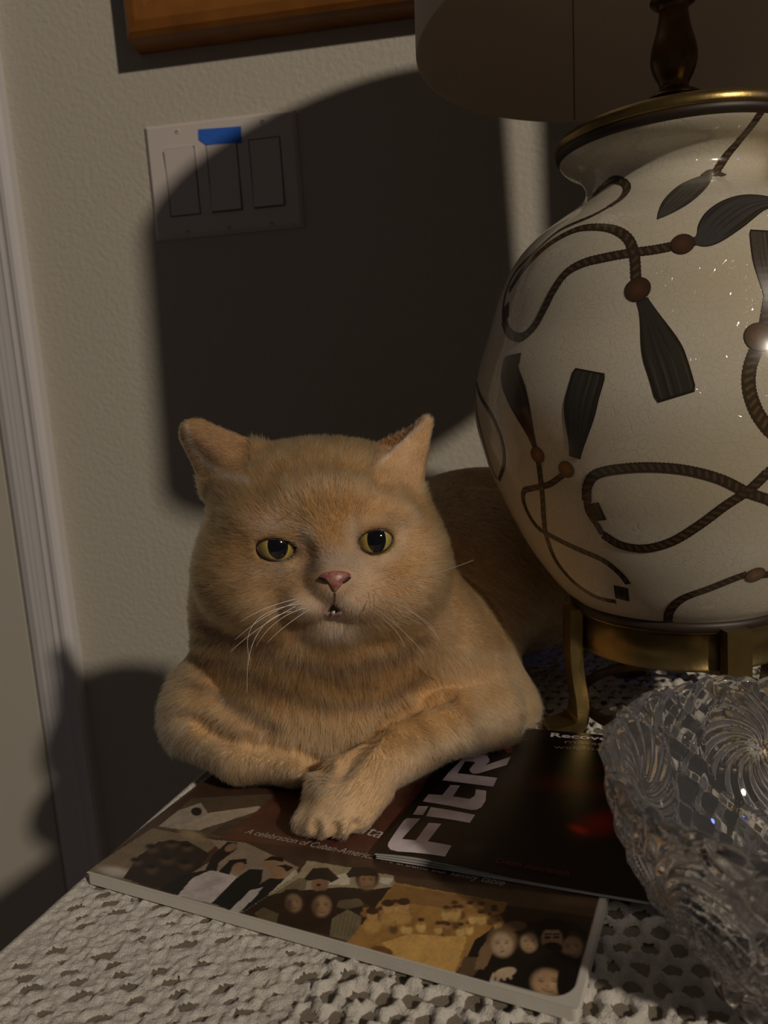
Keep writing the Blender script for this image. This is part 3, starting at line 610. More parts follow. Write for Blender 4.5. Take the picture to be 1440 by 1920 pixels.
def ribbon(name, pts, width, colf, nacross=9, step=3.0, lab=None, px_width=False):
    P2 = catmull(pts, 16); L_ = np.concatenate([[0], np.cumsum(np.hypot(*np.diff(P2, axis=0).T))]); m = max(8, int(L_[-1] / step))
    s = np.linspace(0, L_[-1], m); P2 = np.stack([np.interp(s, L_, P2[:, 0]), np.interp(s, L_, P2[:, 1])], 1); u = s / L_[-1]
    c = vase_hit(P2[:, 0], P2[:, 1]); n = vnormal(c); T = np.gradient(c, axis=0); T /= np.linalg.norm(T, axis=1, keepdims=True)
    Bn = np.cross(n, T); Bn /= np.linalg.norm(Bn, axis=1, keepdims=True)
    wd = width(u, s) if callable(width) else np.full(m, width)
    wl, wr = wd if isinstance(wd, tuple) else (wd, wd)
    k = np.linspace(-1, 1, nacross); off = np.where(k[None] < 0, wl[:, None], wr[:, None]) * k[None] / 2
    V = c[:, None] + Bn[:, None] * off[..., None]
    v = V[..., :2] - AX; r = np.linalg.norm(v, axis=-1); RR = np.interp(V[..., 2], ZS, RS); V[..., :2] = AX + v * (RR / r)[..., None]
    V = V + vnormal(V) * 0.00025
    col = colf(np.repeat(u[:, None], nacross, 1), np.repeat(s[:, None], nacross, 1), np.repeat(k[None], m, 0))
    i = np.arange(m - 1)[:, None]; j = np.arange(nacross - 1)[None]; q = np.stack([i * nacross + j, i * nacross + j + 1, (i + 1) * nacross + j + 1, (i + 1) * nacross + j], -1).reshape(-1, 4)
    o = npmesh(name, V.reshape(-1, 3), q, M['paint'], vase, col.reshape(-1, 3))
    if lab: o['label'] = lab
    return o
def mixc(a, b, t): return np.array(srgb(*a)) * (1 - t[..., None]) + np.array(srgb(*b)) * t[..., None]
def cordcol(dark=(54, 40, 28), light=(128, 104, 76), pitch=15.0):
    def f(u, s, k):
        t = 0.5 + 0.5 * np.sin(2 * np.pi * (s / pitch + 0.42 * k)); t = np.clip((t - 0.55) * 2.6, 0, 1) * (np.abs(k) < 0.75)
        return mixc(dark, light, t * 0.8)
    return f
def cord(pts, w=0.0042, dark=(54, 40, 28), light=(128, 104, 76), lab=None):
    return ribbon('painted_cord', pts, lambda u, s: w * (1 + 0.16 * np.abs(np.sin(np.pi * s / 7.5))), cordcol(dark, light), 9, 2.6, lab)
def tassel(pts, w0, w1, base=(60, 66, 62), lab=None, lines=7, edge=(26, 22, 18), light=(120, 122, 112), asym=0.0, leaf=False):
    def wf(u, s):
        w_ = (w0 + (w1 - w0) * sm(-0.05, 0.62, u)) if not leaf else np.maximum(w1 * np.sin(np.pi * np.clip(u, 0, 1) ** 0.85) ** 0.8, 0.0012); w_ = w_ * (1 - 0.10 * sm(.93, 1, u)); return w_ * (1 + asym * np.sin(np.pi * u)), w_ * (1 + asym * np.sin(np.pi * u))
    def cf(u, s, k):
        st = 0.5 + 0.5 * np.cos(k * np.pi * lines * 0.5 + 2.5 * np.sin(3 * k)); st = np.clip((st - 0.72) * 4, 0, 1) * sm(0.15, 0.35, u)
        c = mixc(base, edge, st * 0.8)
        lt = np.clip(np.cos(k * np.pi * lines * 0.5 + 2.2) - 0.75, 0, 1) * 3 * sm(0.4, 0.8, u); c = c * (1 - lt[..., None] * .6) + np.array(srgb(*light)) * lt[..., None] * .6
        ed = np.clip(sm(0.86, 0.94, np.abs(k)) + sm(0.965, 0.985, u) + sm(0.02, 0.0, u), 0, 1); return c * (1 - ed[..., None]) + np.array(srgb(*edge)) * ed[..., None]
    return ribbon('painted_tassel', pts, wf, cf, 33, 1.6, lab)
def bead(x, y, r, col=(74, 46, 32)):
    a_ = np.linspace(0, 2 * np.pi, 20, endpoint=False); P = [vase_hit(np.array([x]), np.array([y]))[0]]; n = vnormal(np.array(P))[0]
    t1 = np.cross(n, [0, 0, 1]); t1 /= np.linalg.norm(t1); t2 = np.cross(n, t1); V = [P[0] + n * 0.00045]; cols = [srgb(*[int(c * 1.5) for c in col])]
    for rr, f in ((0.6, 1.15), (0.88, 1.0), (1.0, 0.5)):
        for t in a_: V.append(P[0] + (t1 * math.cos(t) + t2 * math.sin(t)) * r * rr); cols.append(srgb(*[int(c * f) for c in col]))
    V = np.array(V); v = V[1:, :2] - AX; R_ = np.linalg.norm(v, axis=1); RR = np.interp(V[1:, 2], ZS, RS); V[1:, :2] = AX + v * (RR / R_)[:, None]; V[1:] += vnormal(V[1:]) * 0.0004
    Fc = [(0, 1 + i, 1 + (i + 1) % 20) for i in range(20)] + [(1 + 20 * b_ + i, 21 + 20 * b_ + i, 21 + 20 * b_ + (i + 1) % 20, 1 + 20 * b_ + (i + 1) % 20) for b_ in range(2) for i in range(20)]
    npmesh('painted_bead', V, Fc, M['paint'], vase, np.array(cols))
def buckle(pts, col=(30, 27, 22)):
    c = np.mean(pts, 0); ribbon('painted_buckle', [tuple(np.mean(pts[:2], 0)), tuple(c), tuple(np.mean(pts[2:], 0))], 0.0075, lambda u, s, k: mixc(col, (110, 96, 74), ((np.abs(k) > 0.45) & (np.abs(k) < 0.62) | (np.abs(u - .5) > .28) & (np.abs(u - .5) < .36) & (np.abs(k) < .62)) * 0.5), 21, 1.5)
# upper right strand with leaf-like tassel
cord([(1440, 190), (1412, 232), (1385, 265), (1362, 292), (1338, 330)], 0.0036)
tassel([(1332, 328), (1305, 345), (1275, 372), (1233, 411)], 0.006, 0.0145, (84, 88, 84), lines=9, leaf=True)
tassel([(1318, 330), (1335, 322), (1358, 330)], 0.003, 0.004, (110, 92, 70), lines=1)
cord([(1112, 368), (1130, 350), (1150, 337), (1170, 342), (1176, 355), (1165, 372), (1142, 388)], 0.0036)
cord([(1142, 388), (1110, 405), (1050, 432), (1005, 470), (968, 508), (950, 545), (944, 575), (944, 600)], 0.0024)
cord([(944, 600), (955, 625), (978, 632), (1002, 612), (1020, 580), (1038, 545), (1062, 512), (1095, 493), (1140, 482), (1185, 474), (1230, 468), (1270, 460)], 0.0043)
cord([(955, 545), (985, 500), (1030, 458), (1075, 433), (1110, 426), (1150, 430), (1178, 448), (1190, 480), (1193, 520), (1196, 545)], 0.0042)
bead(1280, 458, 0.0052); tassel([(1300, 456), (1325, 444), (1358, 412), (1400, 385), (1440, 378), (1475, 385)], 0.003, 0.0180, (72, 77, 82), lines=9, leaf=True)
cord([(1288, 457), (1305, 452)], 0.0042)
bead(1196, 543, 0.0058)
tassel([(1204, 562), (1216, 590), (1234, 640), (1252, 690), (1268, 745)], 0.005, 0.0175, (52, 59, 54), lines=8, lab='dark green hanging tassel painted on vase front')
# left side tassels
tassel([(1003, 838), (990, 800), (970, 745), (955, 700), (962, 665)], 0.003, 0.0155, (86, 62, 44), lines=9, light=(140, 110, 80))
tassel([(1078, 858), (1082, 820), (1088, 760), (1100, 715), (1106, 695)], 0.006, 0.0170, (60, 66, 66), lines=9)
bead(1008, 853, 0.0045, (124, 74, 40)); bead(1062, 880, 0.0045, (134, 88, 46))
cord([(1010, 868), (1014, 900), (1018, 940), (1020, 975), (1026, 1010), (1045, 1055), (1080, 1095), (1120, 1120), (1155, 1128)], 0.0030)
cord([(1056, 890), (1030, 908), (1000, 915), (982, 922), (985, 950), (1005, 985), (1030, 1003), (1080, 1028), (1130, 1050), (1162, 1075), (1178, 1095)], 0.0030)
buckle([(1150, 1102), (1178, 1098), (1182, 1122), (1152, 1126)])
cord([(892, 715), (902, 745), (925, 785), (942, 830), (945, 870), (936, 900)], 0.0024); cord([(890, 720), (894, 770), (905, 820), (920, 870), (932, 898)], 0.0016)
buckle([(940, 575), (957, 572), (955, 600), (940, 602)])
# big loop
cord([(1440, 885), (1420, 905), (1400, 922), (1360, 948), (1310, 985), (1260, 1015), (1210, 1028), (1165, 1022), (1130, 1002)], 0.0046)
cord([(1440, 936), (1400, 922), (1350, 898), (1290, 882), (1230, 876), (1170, 878), (1120, 888), (1102, 910), (1100, 940)], 0.0046)
cord([(1100, 940), (1104, 960), (1120, 985), (1130, 1002)], 0.0030); buckle([(1102, 945), (1118, 942), (1134, 972), (1116, 980)])
cord([(1252, 1168), (1256, 1145), (1280, 1122), (1330, 1103), (1375, 1085), (1400, 1076)], 0.0042); bead(1416, 1077, 0.0050, (120, 92, 64)); cord([(1424, 1078), (1445, 1076)], 0.0042)
# right edge strand
cord([(1440, 885), (1475, 862), (1525, 858), (1562, 885), (1566, 930), (1535, 962), (1485, 957), (1440, 936)], 0.0046); cord([(1445, 1076), (1490, 1066), (1535, 1040)], 0.0042)
tassel([(1446, 560), (1440, 520), (1432, 470), (1428, 432)], 0.006, 0.0110, (96, 86, 78), lines=7)
bead(1424, 632, 0.0066, (104, 78, 54)); cord([(1434, 610), (1442, 560)], 0.0046); cord([(1420, 650), (1406, 690), (1405, 730), (1418, 770), (1438, 800), (1450, 812)], 0.0052, (74, 58, 40), (150, 124, 88))
adopt(tl)
# ================================================================== CRYSTAL BOWL
def bowl():
    c = np.array([0.1065, 0.2540]); nt, ns = 900, 150
    th = np.linspace(0, 2 * np.pi, nt, endpoint=False)
    pr = catmull([(0.0001, 0.004), (0.020, 0.0035), (0.030, 0.0005), (0.0365, 0.0), (0.0385, 0.003), (0.0365, 0.008), (0.038, 0.013), (0.047, 0.021), (0.0580, 0.034), (0.0665, 0.050), (0.0712, 0.066), (0.0735, 0.080), (0.0742, 0.086)], 14)
    L_ = np.concatenate([[0], np.cumsum(np.hypot(*np.diff(pr, axis=0).T))]); s = np.linspace(0, L_[-1], ns); R = np.interp(s, L_, pr[:, 0]); Z = np.interp(s, L_, pr[:, 1])
    TH, SS = np.meshgrid(th, s); RR = R[:, None] + 0 * TH; ZZ = Z[:, None] + 0 * TH
    T = np.gradient(np.stack([R, Z], 1), axis=0); T /= np.linalg.norm(T, axis=1, keepdims=True); Nr, Nz = T[:, 1][:, None], -T[:, 0][:, None]
    s0 = L_[-1]; sc = s0 - 0.030; dep = np.zeros_like(TH); K = 6
    ph = (TH * K / (2 * np.pi)); cell = np.floor(ph) ; fx = (ph - cell - 0.5) * (2 * np.pi / K) * 0.069; fy = SS - sc
    rho = np.hypot(fx, fy); phi = np.arctan2(fy, fx)
    star = 1 - np.abs(((phi + 42 * rho) * 15 / (2 * np.pi)) % 1 * 2 - 1)                  # swirled petals, V-cut between them
    inS = rho < 0.0265
    dep = np.where(inS, 0.0030 * (1 - star) * sm(0, 0.012, rho) + 0.0006, dep)
    ring = np.exp(-((rho - 0.0274) / 0.0010) ** 2); dep = dep + 0.0012 * ring * (SS > s0 - 0.06)
    # between the stars: crossed mitre cuts
    u = TH * 0.07 * 1000; v = SS * 1000; g1 = 1 - np.abs(((u + v) / 17.0) % 1 * 2 - 1); g2 = 1 - np.abs(((u - v) / 17.0) % 1 * 2 - 1)
    rest = (~inS) & (SS > 0.046); dep = np.where(rest, dep + 0.0022 * (np.maximum(1 - g1 * 1.3, 0) + np.maximum(1 - g2 * 1.3, 0)), dep)
    dep = np.where(rest, dep * (0.55 + 0.9 * noise2(np.floor((u + v) / 17) * 2.3 + 9, np.floor((u - v) / 17) * 3.1 + 9)), dep)
    fl = 1 - np.abs((TH * 32 / (2 * np.pi)) % 1 * 2 - 1); dep = np.where((SS <= 0.062) & (SS > 0.044), 0.0018 * (1 - fl) + 0 * dep, dep)
    bs = 1 - np.abs((TH * 24 / (2 * np.pi)) % 1 * 2 - 1); dep = np.where(SS < 0.034, 0.0012 * (1 - bs) * sm(0, 0.012, SS), dep)
    RO = np.maximum(RR - Nr * dep, 0.00005); ZO = ZZ - Nz * dep
    scal = 0.0028 * np.abs(np.sin(TH * K)) ** 0.8 + 0.0012 * np.abs(np.sin(TH * K * 4)); top = sm(s0 - 0.02, s0, SS); ZO = ZO + scal * top; 
    # inner wall
    ni = 60; pi_ = catmull([(0.0690, 0.0872), (0.0665, 0.076), (0.0640, 0.064), (0.0580, 0.049), (0.0490, 0.035), (0.0380, 0.0245), (0.0200, 0.018), (0.0001, 0.0165)], 8)
    Li = np.concatenate([[0], np.cumsum(np.hypot(*np.diff(pi_, axis=0).T))]); si = np.linspace(0, Li[-1], ni); Ri = np.interp(si, Li, pi_[:, 0])[:, None] + 0 * th; Zi = np.interp(si, Li, pi_[:, 1])[:, None] + 0 * th
    Zi = Zi + (0.0028 * np.abs(np.sin(th * K)) ** 0.8 + 0.0012 * np.abs(np.sin(th * K * 4)))[None] * (1 - sm(0, 0.02, si))[:, None]
    R_ = np.vstack([RO, (RO[-1:] + Ri[:1]) / 2, Ri]); Z_ = np.vstack([ZO, (ZO[-1:] + Zi[:1]) / 2 + 0.0012, Zi]); n = len(R_)
    V = np.stack([c[0] + R_ * np.cos(th), c[1] + R_ * np.sin(th), TZ + 0.0015 + Z_ * 0.925], -1).reshape(-1, 3)
    i = np.arange(n - 1)[:, None]; j = np.arange(nt)[None]; q = np.stack([i * nt + j, i * nt + (j + 1) % nt, (i + 1) * nt + (j + 1) % nt, (i + 1) * nt + j], -1).reshape(-1, 4)
    return npmesh('crystal_bowl', V, q, M['crystal'], smooth=True)
tag(bowl(), 'clear cut crystal bowl with pinwheel stars at the lower right', 'bowl')

# ================================================================== SHADE BLOCKER out of view, added to darken the wall beside the vase
cb = empty('shade_blocker', (0.55, 0.62, -LIFT)); tag(cb, 'unseen tall box added right of the lamp to shade the wall', 'shade_blocker')
box('blocker_box', (0.262, 0.52, -LIFT), (0.80, 0.79, 0.9), M['shade_blocker'], cb, 0.003); adopt(cb)
# ================================================================== CAT
def f32(a): return np.asarray(a, np.float32)
GS = 0.0018
LO = np.array([-0.205, 0.285, TZ + 0.0]); HI = np.array([0.115, 0.710, 0.012])
gx, gy, gz = [np.arange(LO[i], HI[i], GS, dtype=np.float32) for i in range(3)]
SHP = (len(gx), len(gy), len(gz))
fld = np.full(SHP, 0.1, np.float32)
def region(lo, hi):
    a = [int(max(0, math.floor((lo[i] - LO[i]) / GS))) for i in range(3)]; b = [int(min(SHP[i], math.ceil((hi[i] - LO[i]) / GS) + 1)) for i in range(3)]
    sl = tuple(slice(a[i], b[i]) for i in range(3))
    return sl, gx[sl[0]][:, None, None], gy[sl[1]][None, :, None], gz[sl[2]][None, None, :]
def smin(a, b, k):
    h = np.clip(k - np.abs(a - b), 0, None) / k; return np.minimum(a, b) - h * h * k * 0.25
def E(c, r, k=0.012, rot=None):
    c = np.asarray(c, float); r = np.asarray(r, float) * np.ones(3); m = r.max() + 0.03
    sl, x, y, z = region(c - m, c + m); X, Y, Z = x - c[0], y - c[1], z - c[2]
    if rot is not None:
        ca, sa = math.cos(rot), math.sin(rot); X, Z = X * ca + Z * sa, -X * sa + Z * ca      # turn in the picture plane
    q = np.sqrt((X / r[0]) ** 2 + (Y / r[1]) ** 2 + (Z / r[2]) ** 2) + 1e-6
    q2 = np.sqrt((X / r[0] ** 2) ** 2 + (Y / r[1] ** 2) ** 2 + (Z / r[2] ** 2) ** 2) + 1e-6
    fld[sl] = smin(fld[sl], (q * (q - 1) / q2).astype(np.float32), k)
def CAP(a, b, ra, rb, k=0.012):
    a = np.asarray(a, float); b = np.asarray(b, float); m = max(ra, rb) + 0.03
    sl, x, y, z = region(np.minimum(a, b) - m, np.maximum(a, b) + m); d = b - a
    t = np.clip(((x - a[0]) * d[0] + (y - a[1]) * d[1] + (z - a[2]) * d[2]) / (d @ d), 0, 1)
    v = np.sqrt((x - a[0] - t * d[0]) ** 2 + (y - a[1] - t * d[1]) ** 2 + (z - a[2] - t * d[2]) ** 2) - (ra + (rb - ra) * t)
    fld[sl] = smin(fld[sl], v.astype(np.float32), k)
def TRI(a, b, c, r, k=0.008, r2=None):
    a, b, c = [np.asarray(p, float) for p in (a, b, c)]; lo = np.minimum(np.minimum(a, b), c) - 0.02; hi = np.maximum(np.maximum(a, b), c) + 0.02
    sl, x, y, z = region(lo, hi); P = np.stack(np.broadcast_arrays(x, y, z), -1).astype(np.float64)
    ba, cb_, ac = b - a, c - b, a - c; n = np.cross(ba, ac)
    pa, pb, pc = P - a, P - b, P - c
    def edge(p, e):
        t = np.clip((p @ e) / (e @ e), 0, 1)[..., None]; return ((e * t - p) ** 2).sum(-1)
    ins = (np.sign(pa @ np.cross(ba, n)) + np.sign(pb @ np.cross(cb_, n)) + np.sign(pc @ np.cross(ac, n))) < 2
    d = np.sqrt(np.where(ins, np.minimum(np.minimum(edge(pa, ba), edge(pb, cb_)), edge(pc, ac)), (pa @ n) ** 2 / (n @ n)))
    fld[sl] = smin(fld[sl], (d - r).astype(np.float32), k)
def CUT(c, r, k=0.006):
    c = np.asarray(c, float); r = np.asarray(r, float) * np.ones(3); m = r.max() + 0.02
    sl, x, y, z = region(c - m, c + m); X, Y, Z = x - c[0], y - c[1], z - c[2]
    q = np.sqrt((X / r[0]) ** 2 + (Y / r[1]) ** 2 + (Z / r[2]) ** 2) + 1e-6; q2 = np.sqrt((X / r[0] ** 2) ** 2 + (Y / r[1] ** 2) ** 2 + (Z / r[2] ** 2) ** 2) + 1e-6
    fld[sl] = -smin(-fld[sl], (q * (q - 1) / q2).astype(np.float32), k)
# ---- trunk
E(A(600, 1215, .428), (.0770, .056, .0600), .02)
E(A(690, 1230, .452), (.080, .060, .052), .02)
E(A(648, 1335, .462), (.098, .066, .046), .02)
E(A(860, 1300, .455), (.040, .045, .040), .02)
E(A(930, 1330, .470), (.030, .040, .028), .02)
E((-.050, .53, -.150), (.080, .075, .064), .03)
E((-.012, .600, -.143), (.098, .085, .0765), .03)
E(A(592, 1322, .402), (.0660, .040, .0330), .014)
E(A(628, 1372, .388), (.0300, .020, .0200), .014)
# ---- neck and ruff
E(A(438, 1118, .420), (.0230, .036, .0360), .02)
E(A(795, 1120, .425), (.0200, .036, .0340), .02)
E(A(835, 1200, .438), (.0250, .040, .0340), .02)
E(A(620, 1170, .402), (.0600, .044, .0360), .02)
E(A(610, 1140, .426), (.074, .056, .050), .02)
# ---- head
E(A(603, 1015, .398), (.0640, .050, .0520), .015)
E(A(587, 908, .405), (.0560, .036, .0225), .016)
E(A(462, 1085, .385), (.0280, .030, .0280), .015)
E(A(752, 1075, .385), (.0270, .030, .0280), .015)
E(A(500, 1120, .375), (.0240, .026, .0200), .012)
E(A(715, 1120, .375), (.0240, .026, .0200), .012)
E(A(583, 1128, .356), (.0155, .0155, .0120), .008)
E(A(668, 1124, .356), (.0150, .0155, .0120), .008)
E(A(627, 1092, .350), (.0110, .0120, .0100), .008)
E(A(626, 1048, .358), (.0125, .0150, .0180), .010)
E(A(630, 1170, .366), (.0165, .0155, .0110), .012)
E(A(518, 972, .366), (.0220, .0120, .0085), .014)
E(A(704, 960, .368), (.0190, .0120, .0085), .014)
E(A(610, 950, .362), (.0260, .0140, .0160), .012)
CUT(A(556, 1038, .343), (.0060, .0080, .0050), .006)
CUT(A(676, 1030, .343), (.0055, .0080, .0050), .006)
# ---- forelegs
E(A(388, 1325, .408), (.0270, .034, .0340), .012)
CAP((-.167, .393, -.179), (-.140, .375, -.1875), .0275, .0212, .006)
CAP((-.140, .375, -.1875), (-.110, .372, -.1905), .0208, .0178, .0045)
CAP((-.110, .372, -.1905), (-.092, .377, -.1905), .0178, .0165, .0045)
CAP(A(895, 1335, .428), (-.030, .393, -.182), .0290, .0210, .006)
CAP((-.030, .393, -.182), (-.068, .352, -.1880), .0205, .0175, .0045)
E((-.0800, .3400, -.1905), (.0195, .0200, .0168), .008)
for (px_, py_), ty, r in (((569, 1564), .3265, .0092), ((600, 1574), .3225, .0105), ((643, 1572), .3235, .0108), ((680, 1554), .3310, .0095)):
    tip = A(px_, py_, ty); base = tip + np.array([.006, .016, .004]) ; tip[2] = max(tip[2], BTOP + r * 0.86); base[2] = max(base[2], BTOP + 0.012)
    CAP(base, tip, .0110, r, .0065)
body_fld_done = fld.copy()
# fur stands 2-3 mm off the skin on the body
_, X_, Y_, Z_ = region(LO, HI); X_, Y_, Z_ = X_, Y_, Z_
fur_t = 0.0030 * sm(-.075, -.125, Z_) + 0.0012 + 0 * X_ + 0 * Y_
fld += fur_t.astype(np.float32)
# ---- ears
tipL, tipL2 = A(356, 800, .420), A(374, 792, .420)
TRI(tipL, tipL2, A(484, 842, .400), .0020, .010); TRI(tipL, A(484, 842, .400), A(458, 900, .383), .0020, .006)
TRI(A(362, 822, .424), A(404, 912, .400), A(470, 900, .392), .0040, .012)
TRI(A(362, 822, .424), A(404, 912, .400), A(430, 870, .398), .0036, .010)
tR = A(799, 793, .404)
TRI(tR, A(715, 868, .386), A(778, 925, .390), .0018, .004)
TRI(tR, A(697, 840, .424), A(735, 885, .420), .0018, .003)
TRI(tR, A(778, 930, .395), A(745, 900, .420), .0022, .006)
# ---- eye openings: an almond cut through the lid into the orbit
def pxgrid(sl, x, y, z):
    P = np.stack(np.broadcast_arrays(x, y, z), -1).astype(np.float64); return project(P)
EYES = [(519, 1027, 37, 24, 6, 0.34), (704, 1013, 33, 24, -10, 0.12)]
def almond(px, py, e):
    cx, cy, a, b, rot, lid = e; t = math.radians(rot); dx, dy = px - cx, py - cy
    u = (dx * math.cos(t) + dy * math.sin(t)) / a; v = (-dx * math.sin(t) + dy * math.cos(t)) / b
    v = np.where(v < 0, v * (1 + lid + 0.15), v); return (np.abs(u) ** 2.1 + np.abs(v) ** 1.9) ** 0.5 - 1
for e in EYES:
    c = A(e[0], e[1], .350); sl, x, y, z = region(c - np.array([.016, .03, .014]), c + np.array([.016, .014, .014])); px, py = pxgrid(sl, x, y, z)
    d = almond(px, py, e) * 0.0055
    d = np.maximum(d, (y - .366)); fld[sl] = np.maximum(fld[sl], -d.astype(np.float32))
# ---- flat underside on cloth, book and magazine
_, X_, Y_, Z_ = region(LO, HI)
uu = (X_ - b0[0]) * bu[0] + (Y_ - b0[1]) * bu[1]; vv = (X_ - b0[0]) * bv[0] + (Y_ - b0[1]) * bv[1]
onbook = (uu > -0.002) & (uu < BW) & (vv > -0.002) & (vv < BH)
e3 = mc[3] - mc[0]; side = (X_ - mc[0][0]) * e3[1] - (Y_ - mc[0][1]) * e3[0]; onmag = (side > -0.0002) & (Y_ < 0.452)
flo = np.where(onmag, MTOP + 0.0015, np.where(onbook, BTOP + 0.0004, TZ + 0.0016))
fld = np.maximum(fld, (flo - Z_).astype(np.float32)); del body_fld_done

def samp(P, arr=None):
    arr = fld if arr is None else arr
    q = (P - LO) / GS; i = np.clip(np.floor(q).astype(int), 0, np.array(SHP) - 2); f = np.clip(q - i, 0, 1); out = 0
    for a in (0, 1):
        for b in (0, 1):
            for c in (0, 1):
                wgt = (f[..., 0] if a else 1 - f[..., 0]) * (f[..., 1] if b else 1 - f[..., 1]) * (f[..., 2] if c else 1 - f[..., 2])
                out = out + wgt * arr[i[..., 0] + a, i[..., 1] + b, i[..., 2] + c]
    return out
def grad(P, h=0.0018):
    g = np.stack([samp(P + np.eye(3)[k] * h) - samp(P - np.eye(3)[k] * h) for k in range(3)], -1); return g / (np.linalg.norm(g, axis=-1, keepdims=True) + 1e-9)
def surf(px, py):
    d = rays(np.asarray(px, float), np.asarray(py, float)); t = np.full(d.shape[:-1], 0.30)
    for _ in range(90): t = t + np.clip(samp(d * t[..., None]) * 0.7, -0.002, 0.004)
    return d * t[..., None]
CREASE = [[(372, 1352), (400, 1374), (450, 1392), (510, 1402), (565, 1414), (612, 1442)], [(846, 1306), (800, 1320), (745, 1346), (700, 1378), (665, 1410), (640, 1446)], [(596, 1590), (590, 1566), (592, 1548)], [(630, 1592), (626, 1568), (630, 1550)], [(664, 1582), (662, 1562), (668, 1545)]]
_cp = [(surf(c[:, 0], c[:, 1]), r) for c, r in ((catmull(q, 14), rr) for q, rr in zip(CREASE, (.0040, .0040, .0009, .0009, .0009)))]
for cp_, r_c in _cp:
    for p in cp_: CUT(p, (r_c, r_c * 1.3, r_c * .9), .003)
fld = np.maximum(fld, (flo - Z_).astype(np.float32))
grid = openvdb.FloatGrid(); grid.background = 0.1; grid.copyFromArray(fld)
pts, quads = grid.convertToQuads(isovalue=0.0)
CV = pts.astype(np.float64) * GS + LO; CF = quads.astype(np.int64)
# keep only the one big body
CV_s = CV.copy()
g_ = grad(CV)
if ((np.cross(CV[CF[:2000, 1]] - CV[CF[:2000, 0]], CV[CF[:2000, 2]] - CV[CF[:2000, 0]]) * g_[CF[:2000, 0]]).sum(-1) > 0).mean() < 0.5: CF = CF[:, ::-1].copy()

# ---- coat colour with the right ear's inner shade painted in, written in the face's own picture coordinates
def soft(px, py, cx, cy, rx, ry, rot=0, p=2.0):
    t = math.radians(rot); dx, dy = px - cx, py - cy; u = (dx * math.cos(t) + dy * math.sin(t)) / rx; v = (-dx * math.sin(t) + dy * math.cos(t)) / ry
    return np.exp(-(u * u + v * v) ** (p / 2) * 1.2)
def seg_d(px, py, pts):
    d = np.full(px.shape, 1e9)
    for (ax, ay), (bx, by) in zip(pts[:-1], pts[1:]):
        ex, ey = bx - ax, by - ay; t = np.clip(((px - ax) * ex + (py - ay) * ey) / (ex * ex + ey * ey), 0, 1); d = np.minimum(d, np.hypot(px - ax - t * ex, py - ay - t * ey))
    return d
GINGER, CREAM, PALE, BROWN, RUST, GREY = [np.array(c) for c in ((0.46, 0.262, 0.105), (0.57, 0.385, 0.21), (0.66, 0.52, 0.39), (0.25, 0.145, 0.070), (0.42, 0.235, 0.085), (0.36, 0.28, 0.23))]
